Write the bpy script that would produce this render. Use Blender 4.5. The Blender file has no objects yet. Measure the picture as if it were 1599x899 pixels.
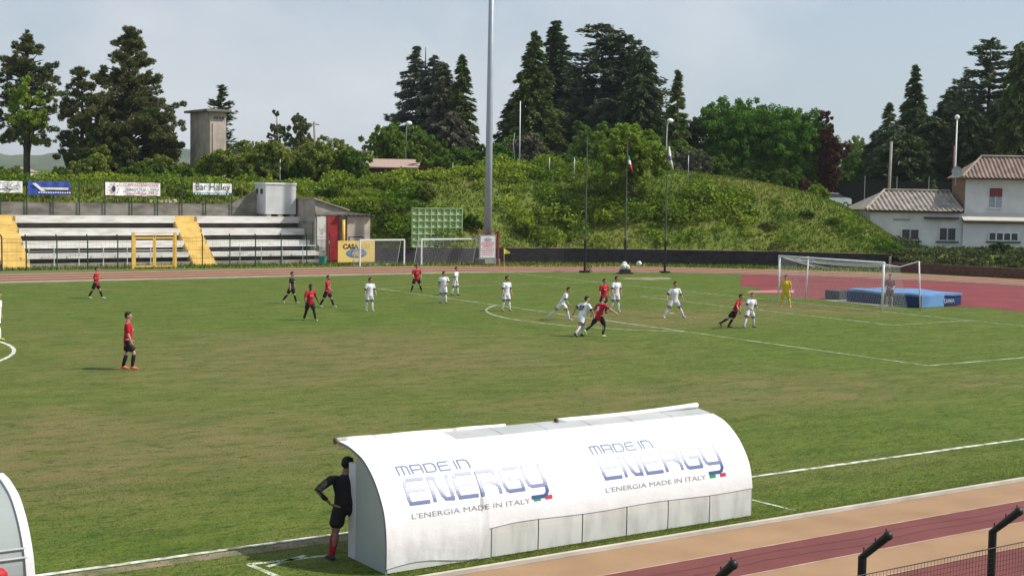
import bpy, bmesh, math, random
import numpy as np
from mathutils import Vector, Matrix
R = math.radians
SC = bpy.context.scene
COL = SC.collection
# ------------------------------------------------------------------ camera (solved from the pitch markings)
CAM = (-55.745, -51.902, 5.841); YAW = 0.59597; PIT = 0.069397; ROL = 0.016789; F = 2162.9
cxw, cyw, czw = CAM
fw = np.array([math.sin(YAW)*math.cos(PIT), math.cos(YAW)*math.cos(PIT), -math.sin(PIT)])
r0 = np.array([math.cos(YAW), -math.sin(YAW), 0.0]); u0 = np.cross(r0, fw)
rv = math.cos(ROL)*r0+math.sin(ROL)*u0; uv = -math.sin(ROL)*r0+math.cos(ROL)*u0
fwh = np.array([math.sin(YAW), math.cos(YAW), 0.0]); C0 = np.array(CAM)
cam = bpy.data.objects.new('camera', bpy.data.cameras.new('camera')); COL.objects.link(cam)
M = Matrix(((rv[0], uv[0], -fw[0], cxw), (rv[1], uv[1], -fw[1], cyw), (rv[2], uv[2], -fw[2], czw), (0, 0, 0, 1)))
cam.matrix_world = M
cam.data.sensor_width = 36; cam.data.lens = F*36/1599; cam.data.clip_end = 9000; cam.data.clip_start = 0.1
SC.camera = cam
# ------------------------------------------------------------------ light
SUN_EL = R(47); SDX, SDY = 0.83, -0.56          # horizontal direction TOWARDS the sun
sun = bpy.data.objects.new('sun', bpy.data.lights.new('sun', 'SUN')); COL.objects.link(sun)
sun.data.energy = 5.0; sun.data.angle = R(0.55); sun.data.color = (1.0, 0.95, 0.86)
sd = Vector((SDX*math.cos(SUN_EL), SDY*math.cos(SUN_EL), math.sin(SUN_EL))).normalized()
sun.rotation_euler = sd.to_track_quat('Z', 'Y').to_euler()
W = bpy.data.worlds.new('World'); SC.world = W; W.use_nodes = True
nt = W.node_tree; nt.nodes.clear()
out = nt.nodes.new('ShaderNodeOutputWorld'); bg = nt.nodes.new('ShaderNodeBackground')
sky = nt.nodes.new('ShaderNodeTexSky'); sky.sky_type = 'NISHITA'; sky.sun_disc = False
sky.sun_elevation = SUN_EL; sky.sun_rotation = math.atan2(SDX, SDY); sky.air_density = 1.0; sky.dust_density = 1.4; sky.ozone_density = 1.2
tc = nt.nodes.new('ShaderNodeTexCoord'); mp = nt.nodes.new('ShaderNodeMapping'); mp.inputs['Scale'].default_value = (1.0, 1.0, 2.1)
nz = nt.nodes.new('ShaderNodeTexNoise'); nz.inputs['Scale'].default_value = 3.4; nz.inputs['Detail'].default_value = 7; nz.inputs['Roughness'].default_value = 0.52; nz.inputs['Distortion'].default_value = 0.25
rp = nt.nodes.new('ShaderNodeValToRGB'); rp.color_ramp.elements[0].position = 0.46; rp.color_ramp.elements[1].position = 0.70
ml = nt.nodes.new('ShaderNodeMath'); ml.operation = 'MULTIPLY'; ml.inputs[1].default_value = 0.65
mx = nt.nodes.new('ShaderNodeMix'); mx.data_type = 'RGBA'; mx.inputs[7].default_value = (9.3, 9.2, 9.4, 1)
veil = nt.nodes.new('ShaderNodeMix'); veil.data_type = 'RGBA'; veil.inputs[0].default_value = 0.5; veil.inputs[7].default_value = (6.6, 7.8, 9.0, 1)
L = nt.links.new
L(tc.outputs['Generated'], mp.inputs[0]); L(mp.outputs[0], nz.inputs['Vector']); L(nz.outputs['Fac'], rp.inputs[0]); L(rp.outputs[0], ml.inputs[0])
L(sky.outputs[0], veil.inputs[6]); L(veil.outputs[2], mx.inputs[6]); L(ml.outputs[0], mx.inputs[0]); L(mx.outputs[2], bg.inputs[0]); L(bg.outputs[0], out.inputs[0])
bg.inputs[1].default_value = 0.098
SC.view_settings.view_transform = 'Standard'; SC.view_settings.look = 'None'; SC.view_settings.gamma = 1
SC.view_settings.exposure = 0.0
SC.cycles.max_bounces = 5; SC.cycles.transparent_max_bounces = 8
SC.cycles.volume_bounces = 0

# ------------------------------------------------------------------ pixel rays used to read positions off the photograph
def ray(px, py): return fw+rv*(px-799.5)/F-uv*(py-449.5)/F
def G(px, py, z=0.0):
    d = ray(px, py); return C0+d*((z-czw)/d[2])
def PD(px, py, dh):
    d = ray(px, py); return C0+d*(dh/(d@fwh))
def PYl(px, py, Y):
    d = ray(px, py); return C0+d*((Y-cyw)/d[1])
def PXl(px, py, X):
    d = ray(px, py); return C0+d*((X-cxw)/d[0])
def DH(P): return (np.array(P)-C0)@fwh
rng = np.random.default_rng(7); rnd = random.Random(5)

# ------------------------------------------------------------------ materials
MATS = {}
def mat(name, col, col2=None, scale=3.0, rough=0.8, bump=0.0, bscale=None, spec=0.3, metal=0.0, alpha=1.0, detail=5, island=0.0, trans=0.0, stretch=None, lo=0.35, hi=0.65):
    if name in MATS: return MATS[name]
    m = bpy.data.materials.new(name); m.use_nodes = True; t = m.node_tree; b = t.nodes['Principled BSDF']
    b.inputs['Roughness'].default_value = rough; b.inputs['Specular IOR Level'].default_value = spec; b.inputs['Metallic'].default_value = metal
    b.inputs['Alpha'].default_value = alpha
    c = (*col, 1); c2 = (*(col2 or tuple(x*0.8 for x in col)), 1)
    co = t.nodes.new('ShaderNodeTexCoord'); v = co.outputs['Object']
    if stretch:
        mpn = t.nodes.new('ShaderNodeMapping'); mpn.inputs['Scale'].default_value = stretch; t.links.new(v, mpn.inputs[0]); v = mpn.outputs[0]
    n = t.nodes.new('ShaderNodeTexNoise'); n.inputs['Scale'].default_value = scale; n.inputs['Detail'].default_value = detail
    t.links.new(v, n.inputs['Vector'])
    mr = t.nodes.new('ShaderNodeMapRange'); mr.inputs[1].default_value = lo; mr.inputs[2].default_value = hi
    t.links.new(n.outputs['Fac'], mr.inputs[0])
    x = t.nodes.new('ShaderNodeMix'); x.data_type = 'RGBA'; x.inputs[6].default_value = c; x.inputs[7].default_value = c2
    t.links.new(mr.outputs[0], x.inputs[0]); o = x.outputs[2]
    if island:
        g = t.nodes.new('ShaderNodeNewGeometry'); m2 = t.nodes.new('ShaderNodeMapRange')
        m2.inputs[3].default_value = 1-island; m2.inputs[4].default_value = 1+island
        t.links.new(g.outputs['Random Per Island'], m2.inputs[0])
        h = t.nodes.new('ShaderNodeHueSaturation'); t.links.new(o, h.inputs['Color']); t.links.new(m2.outputs[0], h.inputs['Value']); o = h.outputs[0]
    t.links.new(o, b.inputs['Base Color'])
    if trans:
        tr = t.nodes.new('ShaderNodeBsdfTranslucent'); t.links.new(o, tr.inputs[0]); ms = t.nodes.new('ShaderNodeMixShader'); ms.inputs[0].default_value = trans
        t.links.new(b.outputs[0], ms.inputs[1]); t.links.new(tr.outputs[0], ms.inputs[2]); t.links.new(ms.outputs[0], t.nodes['Material Output'].inputs[0])
    if bump:
        bn = t.nodes.new('ShaderNodeTexNoise'); bn.inputs['Scale'].default_value = bscale or scale*6; bn.inputs['Detail'].default_value = 6
        t.links.new(v, bn.inputs['Vector']); bp = t.nodes.new('ShaderNodeBump'); bp.inputs['Strength'].default_value = bump; bp.inputs['Distance'].default_value = 0.05
        t.links.new(bn.outputs['Fac'], bp.inputs['Height']); t.links.new(bp.outputs[0], b.inputs['Normal'])
    MATS[name] = m; return m

white = mat('white_paint', (.78, .79, .80), (.62, .63, .63), 2.0, .45)
whitefab = mat('white_banner', (.86, .86, .87), (.80, .80, .81), 1.2, .42, bump=.06, bscale=2)
panel = mat('grey_panel', (.66, .66, .63), (.42, .42, .39), 2.2, .6, stretch=(1.6, 1, .45), lo=.45, hi=.75)
concrete = mat('concrete', (.36, .33, .29), (.22, .205, .18), 0.9, .9, bump=.2, bscale=9)
concrete_d = mat('stained_concrete', (.27, .25, .215), (.13, .12, .10), 0.8, .9, bump=.2, bscale=7, stretch=(1, 1, 2.2))
plaster = mat('grey_plaster', (.54, .455, .385), (.38, .32, .27), 1.1, .9)
housewhite = mat('house_render', (.70, .70, .70), (.58, .58, .58), .8, .9)
bench = mat('painted_bench', (.74, .72, .68), (.46, .43, .38), 1.3, .8, lo=.42, hi=.8, stretch=(.7, 1, 3))
yellow = mat('yellow_paint', (.80, .52, .10), (.62, .40, .08), 2.5, .6)
yelstep = mat('yellow_steps', (.80, .58, .20), (.62, .44, .15), 1.6, .85)
black = mat('black_paint', (.012, .012, .014), (.02, .02, .02), 5, .45)
blackmesh = mat('black_screen', (.022, .021, .024), (.045, .04, .045), 2.0, .9, stretch=(1, 1, 3))
darkgreen = mat('dark_green_metal', (.02, .05, .035), (.03, .06, .04), 5, .6)
steel = mat('galvanised_steel', (.42, .46, .50), (.36, .40, .44), 1.2, .45, metal=.25)
tileroof = mat('terracotta_tiles', (.42, .27, .21), (.26, .17, .14), 3, .9)
fibro = mat('fibre_cement', (.36, .32, .27), (.21, .185, .16), 1.3, .9)
redpaint = mat('red_paint', (.36, .025, .035), (.22, .02, .025), 3, .5)
darkred = mat('dark_red_boards', (.09, .03, .035), (.05, .02, .022), 1, .8)
brick = mat('brick', (.16, .075, .05), (.09, .05, .04), 4, .9)
greenpanel = mat('green_panel', (.36, .48, .25), (.30, .41, .20), 2, .6)
greendark = mat('green_rib', (.05, .10, .045), (.04, .08, .035), 2, .6)
glassm = mat('dark_window', (.03, .035, .045), (.05, .055, .06), 3, .15, spec=.6)
bark = mat('bark', (.11, .085, .065), (.06, .05, .04), 4, .95)
skin = mat('skin', (.50, .29, .20), (.46, .26, .18), 6, .55)
skind = mat('dark_skin', (.10, .055, .035), (.09, .05, .03), 6, .5)
hairm = mat('dark_hair', (.018, .013, .01), (.03, .02, .015), 30, .7)
rust = mat('rusty_end', (.22, .09, .05), (.12, .06, .04), 9, .9)
clothm = {}
def cloth(n, c): return mat('cloth_'+n, c, tuple(x*.85 for x in c), 8, .75)

# ------------------------------------------------------------------ mesh helpers
def newobj(name, me, parent=None, label=None):
    o = bpy.data.objects.new(name, me); COL.objects.link(o)
    if parent: o.parent = parent
    if label: o['label'] = label
    return o
def thing(name, label, cat, loc=(0, 0, 0), rotz=0.0, group=None):
    o = bpy.data.objects.new(name, None); COL.objects.link(o); o.location = tuple(float(v) for v in loc); o.rotation_euler = (0, 0, rotz)
    o['label'] = label; o['category'] = cat; o.empty_display_size = .2
    if group: o['group'] = group
    return o
def tag(o, label, cat, group=None):
    o['label'] = label; o['category'] = cat
    if group: o['group'] = group
    return o
def struct(o, kind='structure', label=None, cat=None):
    o['kind'] = kind
    if label: o['label'] = label; o['category'] = cat
    return o
class MB:
    def __init__(s): s.v = []; s.f = []; s.mi = []; s.cur = 0
    def add(s, vs, fs):
        n = len(s.v); s.v += [tuple(float(c) for c in v) for v in vs]; s.f += [tuple(n+i for i in f) for f in fs]; s.mi += [s.cur]*len(fs); return s
    def box(s, a, b):
        x0, y0, z0 = a; x1, y1, z1 = b
        return s.add([(x0, y0, z0), (x1, y0, z0), (x1, y1, z0), (x0, y1, z0), (x0, y0, z1), (x1, y0, z1), (x1, y1, z1), (x0, y1, z1)],
                     [(0, 3, 2, 1), (4, 5, 6, 7), (0, 1, 5, 4), (1, 2, 6, 5), (2, 3, 7, 6), (3, 0, 4, 7)])
    def tube(s, pts, rad, n=8, side=None, caps=True):
        pts = [np.array(p, float) for p in pts]; k = len(pts)
        rads = [(r, r) if np.isscalar(r) else r for r in (rad if isinstance(rad, list) else [rad]*k)]
        vs = []; px_ = None
        for i, p in enumerate(pts):
            t = pts[min(i+1, k-1)]-pts[max(i-1, 0)]; t = t/(np.linalg.norm(t)+1e-9)
            ref = np.array(side, float) if side is not None else (px_ if px_ is not None else (np.array([1., 0, 0]) if abs(t[0]) < .8 else np.array([0, 1., 0])))
            x = ref-t*(ref@t); nx = np.linalg.norm(x)
            if nx < 1e-4: x = np.cross(t, [0, 0, 1.]); nx = np.linalg.norm(x)+1e-9
            x = x/nx; y = np.cross(t, x); px_ = x
            for j in range(n):
                a = 2*math.pi*j/n; vs.append(p+x*math.cos(a)*rads[i][0]+y*math.sin(a)*rads[i][1])
        fs = [(i*n+j, i*n+(j+1) % n, (i+1)*n+(j+1) % n, (i+1)*n+j) for i in range(k-1) for j in range(n)]
        if caps: fs += [tuple(range(n-1, -1, -1)), tuple((k-1)*n+j for j in range(n))]
        return s.add(vs, fs)
    def rtube(s, pts, rad, n=10, side=None):     # rounded ends
        pts = [np.array(p, float) for p in pts]; k = len(pts)
        rads = [(r, r) if np.isscalar(r) else r for r in (rad if isinstance(rad, list) else [rad]*k)]
        def cap(p, q, r):
            d = p-q; d = d/(np.linalg.norm(d)+1e-9); m = min(r)
            return [(p+d*m*.85, (r[0]*.35, r[1]*.35)), (p+d*m*.5, (r[0]*.8, r[1]*.8))]
        a = cap(pts[0], pts[1], rads[0]); b = cap(pts[-1], pts[-2], rads[-1])[::-1]
        P = [x[0] for x in a]+pts+[x[0] for x in b]; Q = [x[1] for x in a]+rads+[x[1] for x in b]
        return s.tube(P, Q, n, side)
    def ball(s, c, r, n=10, m=7):
        c = np.array(c, float); r = np.array([r]*3 if np.isscalar(r) else r, float); vs = []
        for i in range(1, m):
            th = math.pi*i/m
            for j in range(n):
                a = 2*math.pi*j/n; vs.append(c+r*np.array([math.sin(th)*math.cos(a), math.sin(th)*math.sin(a), math.cos(th)]))
        vs.append(c+r*np.array([0, 0, 1])); vs.append(c-r*np.array([0, 0, 1])); T = len(vs)-2
        fs = [(i*n+j, (i+1)*n+j, (i+1)*n+(j+1) % n, i*n+(j+1) % n) for i in range(m-2) for j in range(n)]
        fs += [(T, j, (j+1) % n) for j in range(n)]+[(T+1, (m-2)*n+(j+1) % n, (m-2)*n+j) for j in range(n)]
        return s.add(vs, fs)
    def prism(s, poly, h, axis='z', o=0.0):      # poly: 2D outline, extruded from o to o+h along axis
        n = len(poly)
        def P(a, b, c): return {'z': (a, b, c), 'x': (c, a, b), 'y': (a, c, b)}[axis]
        return s.add([P(a, b, o) for a, b in poly]+[P(a, b, o+h) for a, b in poly],
                     [tuple(range(n-1, -1, -1)), tuple(range(n, 2*n))]+[(i, (i+1) % n, n+(i+1) % n, n+i) for i in range(n)])
    def mesh(s, name, mats, smooth=False):
        me = bpy.data.meshes.new(name); me.from_pydata(s.v, [], s.f)
        for m in (mats if isinstance(mats, (list, tuple)) else [mats]): me.materials.append(m)
        me.polygons.foreach_set('material_index', s.mi)
        if smooth: me.polygons.foreach_set('use_smooth', [True]*len(me.polygons))
        me.update(); return me
    def build(s, name, mats, parent=None, smooth=False, label=None, fixn=False, bevel=0):
        me = s.mesh(name, mats, smooth)
        if fixn or bevel:
            bm = bmesh.new(); bm.from_mesh(me); bmesh.ops.recalc_face_normals(bm, faces=bm.faces)
            if bevel: bmesh.ops.bevel(bm, geom=list(bm.edges), offset=bevel, segments=2, affect='EDGES', clamp_overlap=True)
            bm.to_mesh(me); bm.free()
        return newobj(name, me, parent, label)
def npmesh(name, V, Fq, m, parent=None, smooth=False):
    V = np.asarray(V, np.float32); Fq = np.asarray(Fq, np.int32); k = Fq.shape[1]
    me = bpy.data.meshes.new(name); me.vertices.add(len(V)); me.vertices.foreach_set('co', V.ravel())
    me.loops.add(Fq.size); me.loops.foreach_set('vertex_index', Fq.ravel())
    me.polygons.add(len(Fq)); me.polygons.foreach_set('loop_start', np.arange(0, Fq.size, k, dtype=np.int32))
    me.materials.append(m)
    me.update(calc_edges=True); me.validate()
    if smooth: me.polygons.foreach_set('use_smooth', [True]*len(me.polygons))
    return newobj(name, me, parent)
def leaves(name, C, D, Ln, Wd, m, parent=None, N=None):
    """C centres, D long axis, Ln/Wd half sizes -> one mesh of small leaf faces"""
    C = np.asarray(C, float); n = len(C); D = D/(np.linalg.norm(D, axis=1, keepdims=True)+1e-9)
    if N is None: N = rng.normal(size=(n, 3))
    S = np.cross(D, N); S /= (np.linalg.norm(S, axis=1, keepdims=True)+1e-9)
    Ln = np.broadcast_to(Ln, n)[:, None]; Wd = np.broadcast_to(Wd, n)[:, None]
    V = np.stack([C-D*Ln, C+S*Wd-D*Ln*.1, C+D*Ln, C-S*Wd-D*Ln*.1], 1).reshape(-1, 3)
    return npmesh(name, V, np.arange(4*n).reshape(n, 4), m, parent)
def text_mesh(txt, size, bold=0.0, align='CENTER'):
    cu = bpy.data.curves.new('t', 'FONT'); cu.body = txt; cu.size = size; cu.align_x = align; cu.offset = bold; cu.resolution_u = 3
    o = bpy.data.objects.new('t', cu); COL.objects.link(o); bpy.context.view_layer.update()
    me = bpy.data.meshes.new_from_object(o.evaluated_get(bpy.context.evaluated_depsgraph_get()))
    V = [tuple(v.co) for v in me.vertices]; Fs = [tuple(p.vertices) for p in me.polygons]
    bpy.data.objects.remove(o); bpy.data.curves.remove(cu); bpy.data.meshes.remove(me); return V, Fs
def text_on(name, txt, size, O, ex, ey, m, parent, bold=0.0, width=None, align='CENTER'):
    V, Fs = text_mesh(txt, size, bold, align); O = np.array(O, float); ex = np.array(ex, float); ey = np.array(ey, float); k = 1
    if width: xs = [v[0] for v in V]; k = width/(max(xs)-min(xs))
    b = MB(); b.add([O+ex*v[0]*k+ey*v[1] for v in V], Fs); return b.build(name, m, parent)

# ------------------------------------------------------------------ ground: pitch grass with worn areas
def grass_material():
    m = bpy.data.materials.new('pitch_grass'); m.use_nodes = True; t = m.node_tree; b = t.nodes['Principled BSDF']; b.inputs['Roughness'].default_value = .9; b.inputs['Specular IOR Level'].default_value = .15
    co = t.nodes.new('ShaderNodeTexCoord').outputs['Object']
    def noise(sc, det=6, st=(1, 1, 1), ro=.55):
        mpn = t.nodes.new('ShaderNodeMapping'); mpn.inputs['Scale'].default_value = st; mpn.inputs['Rotation'].default_value = (0, 0, YAW); t.links.new(co, mpn.inputs[0])
        n = t.nodes.new('ShaderNodeTexNoise'); n.inputs['Scale'].default_value = sc; n.inputs['Detail'].default_value = det; n.inputs['Roughness'].default_value = ro; t.links.new(mpn.outputs[0], n.inputs['Vector']); return n.outputs['Fac']
    def rng_(v, a, b_, c=0., d=1.):
        n = t.nodes.new('ShaderNodeMapRange'); n.inputs[1].default_value = a; n.inputs[2].default_value = b_; n.inputs[3].default_value = c; n.inputs[4].default_value = d; n.interpolation_type = 'SMOOTHSTEP'; t.links.new(v, n.inputs[0]); return n.outputs[0]
    def mth(op, a, b_):
        n = t.nodes.new('ShaderNodeMath'); n.operation = op; n.use_clamp = False
        for i, q in enumerate((a, b_)):
            if isinstance(q, (int, float)): n.inputs[i].default_value = q
            else: t.links.new(q, n.inputs[i])
        return n.outputs[0]
    def mixc(f, a, b_):
        n = t.nodes.new('ShaderNodeMix'); n.data_type = 'RGBA'
        for i, q in ((0, f), (6, a), (7, b_)):
            if isinstance(q, tuple): n.inputs[i].default_value = (*q, 1)
            elif isinstance(q, float): n.inputs[i].default_value = q
            else: t.links.new(q, n.inputs[i])
        return n.outputs[2]
    wear = None
    # worn areas: (x, y, rx, ry, amount)
    for (x, y, rx, ry, am) in ((-34, -9, 15, 11, .72), (-47, -21, 12, 9, .72), (-13, -1.5, 9, 6, .8), (-2.5, 0, 4, 6, .95), (-28, -22, 11, 5, .7), (-40, -31.6, 14, 1.3, .3), (-19, -24, 5, 2.5, .45), (-50, 4, 14, 10, .4)):
        mpn = t.nodes.new('ShaderNodeMapping'); mpn.inputs['Location'].default_value = (-x/rx, -y/ry, 0); mpn.inputs['Scale'].default_value = (1/rx, 1/ry, 0); t.links.new(co, mpn.inputs[0])
        ln = t.nodes.new('ShaderNodeVectorMath'); ln.operation = 'LENGTH'; t.links.new(mpn.outputs[0], ln.inputs[0])
        q = rng_(ln.outputs['Value'], 1.15, .25, 0, am); wear = q if wear is None else mth('MAXIMUM', wear, q)
    n1 = noise(.12, 6); n2 = noise(1.1, 8, (.55, 1.5, 1), .62); n3 = noise(9, 6, (.45, 1.7, 1), .7); n4 = noise(.45, 4)
    g = mixc(rng_(n2, .3, .7), (.036, .076, .006), (.098, .146, .016))
    g = mixc(rng_(n3, .38, .70, 0, .9), g, (.155, .190, .036))
    w = mth('ADD', mth('MULTIPLY', wear, 1.0), mth('MULTIPLY', rng_(n1, .42, .7), .28))
    w = mth('MULTIPLY', w, rng_(mth('ADD', mth('MULTIPLY', n2, .65), mth('MULTIPLY', n3, .35)), .34, .62, .12, 1.15))
    g = mixc(w, g, (.190, .148, .062))
    g = mixc(rng_(n4, .35, .75, 0, .3), g, (.040, .085, .010))
    sp = noise(4.5, 3, (.5, 1.4, 1)); g = mixc(rng_(sp, .57, .68, 0, .85), g, (.034, .060, .010)); sp2 = noise(2.6, 5, (.4, 1.8, 1), .7); g = mixc(rng_(sp2, .55, .68, 0, .55), g, (.20, .18, .065))
    t.links.new(g, b.inputs['Base Color'])
    bp = t.nodes.new('ShaderNodeBump'); bp.inputs['Strength'].default_value = .9; bp.inputs['Distance'].default_value = .06
    t.links.new(mth('ADD', noise(14, 6), mth('MULTIPLY', n2, 1.5)), bp.inputs['Height']); t.links.new(bp.outputs[0], b.inputs['Normal'])
    return m
grassM = grass_material()
def sheet(name, poly, z, m, kind='structure'):
    b = MB(); b.add([(x, y, z) for x, y in poly], [tuple(range(len(poly)))]); o = b.build(name, m)
    me = o.data
    if me.polygons[0].normal.z < 0: me.flip_normals()
    o['kind'] = kind; return o
meadow = mat('rough_grass', (.085, .12, .03), (.16, .15, .07), .9, .95, bump=.5, bscale=12)
sheet('ground', [(-3500, -3500), (3500, -3500), (3500, 3500), (-3500, 3500)], -.06, mat('far_ground', (.07, .10, .035), (.12, .13, .06), .02, .95))
sheet('verge', [(-160, 20), (-40, 60), (90, 60), (110, -80), (30, -80), (30, 20)], -.022, meadow)
# oval track: inner edge  y=-34.2 .. 32, bend centre (-6.3,-1.1)
TCX, TCY, TR = -6.3, -1.1, 33.1
def oval(r, n=60):
    p = [(-180, TCY-r), (TCX, TCY-r)]
    for i in range(1, n): a = -math.pi/2+math.pi*i/n; p.append((TCX+r*math.cos(a), TCY+r*math.sin(a)))
    return p+[(TCX, TCY+r), (-180, TCY+r)]
sheet('pitch_grass', oval(TR), 0.0, grassM)
tan = mat('tan_tartan', (.36, .225, .125), (.27, .165, .09), .9, .85, bump=.15, bscale=60, lo=.3, hi=.8, detail=10)
redt = mat('red_tartan', (.185, .055, .05), (.13, .036, .034), .9, .85, bump=.15, bscale=60, lo=.3, hi=.8, detail=10)
pinkt = mat('faded_red_tartan', (.36, .19, .135), (.28, .14, .10), .5, .85)
lw = 1.13
def band(name, ra, rb, z, m):
    A = oval(ra); B = oval(rb); n = len(A); b = MB(); b.add([(x, y, z) for x, y in A]+[(x, y, z) for x, y in B], [(i, n+i, n+i+1, i+1) for i in range(n-1)]); o = b.build(name, m, fixn=True)
    if o.data.polygons[0].normal.z < 0: o.data.flip_normals()
    o['kind'] = 'structure'; return o
for k in range(7):
    band('running_track', TR+.12+k*lw, TR+.12+(k+1)*lw, .004, tan if k % 2 == 0 else redt)
linew = mat('chalk_line', (.72, .72, .66), (.20, .21, .12), 4.2, .9, lo=.40, hi=.66, detail=8)
lanew = mat('lane_line', (.50, .38, .30), (.34, .2, .15), 1.5, .9)
for k in range(1, 7): band('lane_line', TR+.10+k*lw, TR+.14+k*lw, .008, lanew)
band('track_kerb', TR-.05, TR+.10, .0, concrete)
kb = MB()                                            # raised kerb of the inner lane
A = oval(TR-.03); B = oval(TR+.06); n = len(A)
kb.add([(x, y, 0) for x, y in A]+[(x, y, 0) for x, y in B]+[(x, y, .055) for x, y in A]+[(x, y, .055) for x, y in B],
       [f for i in range(n-1) for f in ((2*n+i, 2*n+i+1, 3*n+i+1, 3*n+i), (i, i+1, 2*n+i+1, 2*n+i), (n+i+1, n+i, 3*n+i, 3*n+i+1))])
struct(kb.build('kerb', mat('pale_kerb', (.60, .53, .45), (.42, .37, .31), 1.2, .8), fixn=True))
# red area behind the goal
redM = mat('red_apron', (.215, .036, .040), (.16, .028, .032), .35, .8, bump=.06, bscale=30)
g1 = G(1160, 431); g2 = G(1155, 448)
arc = [(TCX+TR*.995*math.cos(a), TCY+TR*.995*math.sin(a)) for a in np.linspace(math.atan2(g1[1]-TCY, g1[0]-TCX), -1.25, 40)]
sheet('red_apron', arc+[(5.2, -28), (6.9, -7.4), (7.6, -4.4), (4.3, -1.5), (2.9, 4.2), (3.2, 9.6), tuple(G(1200, 457.5)[:2]), tuple(G(1180, 449)[:2]), tuple(G(1155, 447)[:2])], .004, redM)
a1, a2, a3, a4 = G(1172, 454), G(1240, 452.5), G(1240, 457), G(1165, 457.5)
sheet('run_up', [tuple(a1[:2]), tuple(a2[:2]), tuple(a3[:2]), tuple(a4[:2])], .010, mat('pink_tartan', (.42, .20, .17), (.36, .16, .14), .8, .8))
sand = mat('worn_sand', (.50, .46, .38), (.34, .30, .22), 1.5, .95)
p = [G(1286, 468.5), G(1320, 468), G(1420, 473), G(1424, 478), G(1385, 478.5)]
sheet('sand_strip', [tuple(q[:2]) for q in p], .012, sand)
c = G(1014, 435); sandp = mat('brown_sand', (.27, .23, .15), (.12, .14, .04), .9, .95, lo=.4, hi=.6); sheet('sand_pit', [(c[0]+1.9*math.cos(a)*(1+.2*math.sin(3*a)), c[1]+1.5*math.sin(a)) for a in np.linspace(0, 2*math.pi, 24, endpoint=False)], .004, sandp)
# ---- markings
LN = MB(); LH = 31.13
def line(a, b, w=.11):
    a = np.array(a, float); b = np.array(b, float); d = b-a; Ls = np.linalg.norm(d); d /= Ls; nn = np.array([-d[1], d[0]]); k = max(2, int(Ls/1.2)); vs = []
    for i in range(k+1):
        q = a+d*Ls*i/k+nn*rnd.uniform(-.012, .012); ww = w*rnd.uniform(.8, 1.12)/2; vs += [(*(q-nn*ww), .005), (*(q+nn*ww), .005)]
    LN.add(vs, [(2*i, 2*i+2, 2*i+3, 2*i+1) for i in range(k)])
def arcl(cx_, cy_, r, a0, a1, w=.11):
    k = 60; vs = []
    for i in range(k+1):
        a = a0+(a1-a0)*i/k
        for q in (r-w/2, r+w/2): vs.append((cx_+q*math.cos(a), cy_+q*math.sin(a), .005))
    LN.add(vs, [(2*i, 2*i+1, 2*i+3, 2*i+2) for i in range(k)])
line((-104, LH), (0, LH), .09); line((0, -LH), (0, LH), .10)
line((-16.5, -20.16), (-16.5, 20.16)); line((-16.5, -20.16), (0, -20.16)); line((-16.5, 20.16), (0, 20.16), .08)
line((-5.5, -9.16), (-5.5, 9.16), .10); line((-5.5, -9.16), (0, -9.16), .10); line((-5.5, 9.16), (0, 9.16), .08)
an = math.acos(5.5/9.15); arcl(-11, 0, 9.15, math.pi-an, math.pi+an, .12)
line((-51.95, -LH), (-51.95, LH)); line((-11.14, 0), (-10.86, 0), .28)
line((-47.0, -32.4), (-46.2, -32.1), .10); line((-47.2, -LH-1.0), (-45.9, -LH-1.15), .10); line((-47.2, -LH-1.0), (-47.0, -33.6), .10)
line(G(1175, 780)[:2], G(1243, 797)[:2], .09)
struct(LN.build('pitch_markings', mat('worn_chalk', (.50, .54, .40), (.16, .19, .07), 2.2, .9, lo=.40, hi=.66, detail=8), fixn=True))
if bpy.data.objects['pitch_markings'].data.polygons[0].normal.z < 0: bpy.data.objects['pitch_markings'].data.flip_normals()
wear_d = mat('bare_earth', (.25, .19, .13), (.13, .13, .06), 2.2, .95, lo=.38, hi=.62)
LN = MB(); line((-60, -LH-.28), (-44.5, -LH-.28), .34); struct(LN.build('worn_strip', wear_d, fixn=True)).location.z = -.002
if bpy.data.objects['worn_strip'].data.polygons[0].normal.z < 0: bpy.data.objects['worn_strip'].data.flip_normals()
LN = MB(); line((-104, -LH), (0, -LH), .13); arcl(-51.95, 0, 9.15, -1.6, 1.6, .14); o = struct(LN.build('touchline', linew, fixn=True)); o.location.z = .001
if o.data.polygons[0].normal.z < 0: o.data.flip_normals()
# cracks in the near red lane
LN = MB()
for y0_ in (-TR+TCY-1.62, -TR+TCY-1.95):
    pts = [(x, y0_+.06*math.sin(x*1.7)+rnd.uniform(-.03, .03)) for x in np.arange(-47, -28, .5)]
    for a, b in zip(pts, pts[1:]): LN.add([(a[0], a[1]-.01, .0065), (b[0], b[1]-.01, .0065), (b[0], b[1]+.01, .0065), (a[0], a[1]+.01, .0065)], [(0, 1, 2, 3)])
struct(LN.build('track_cracks', mat('crack', (.07, .03, .03), None, 5)))

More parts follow.
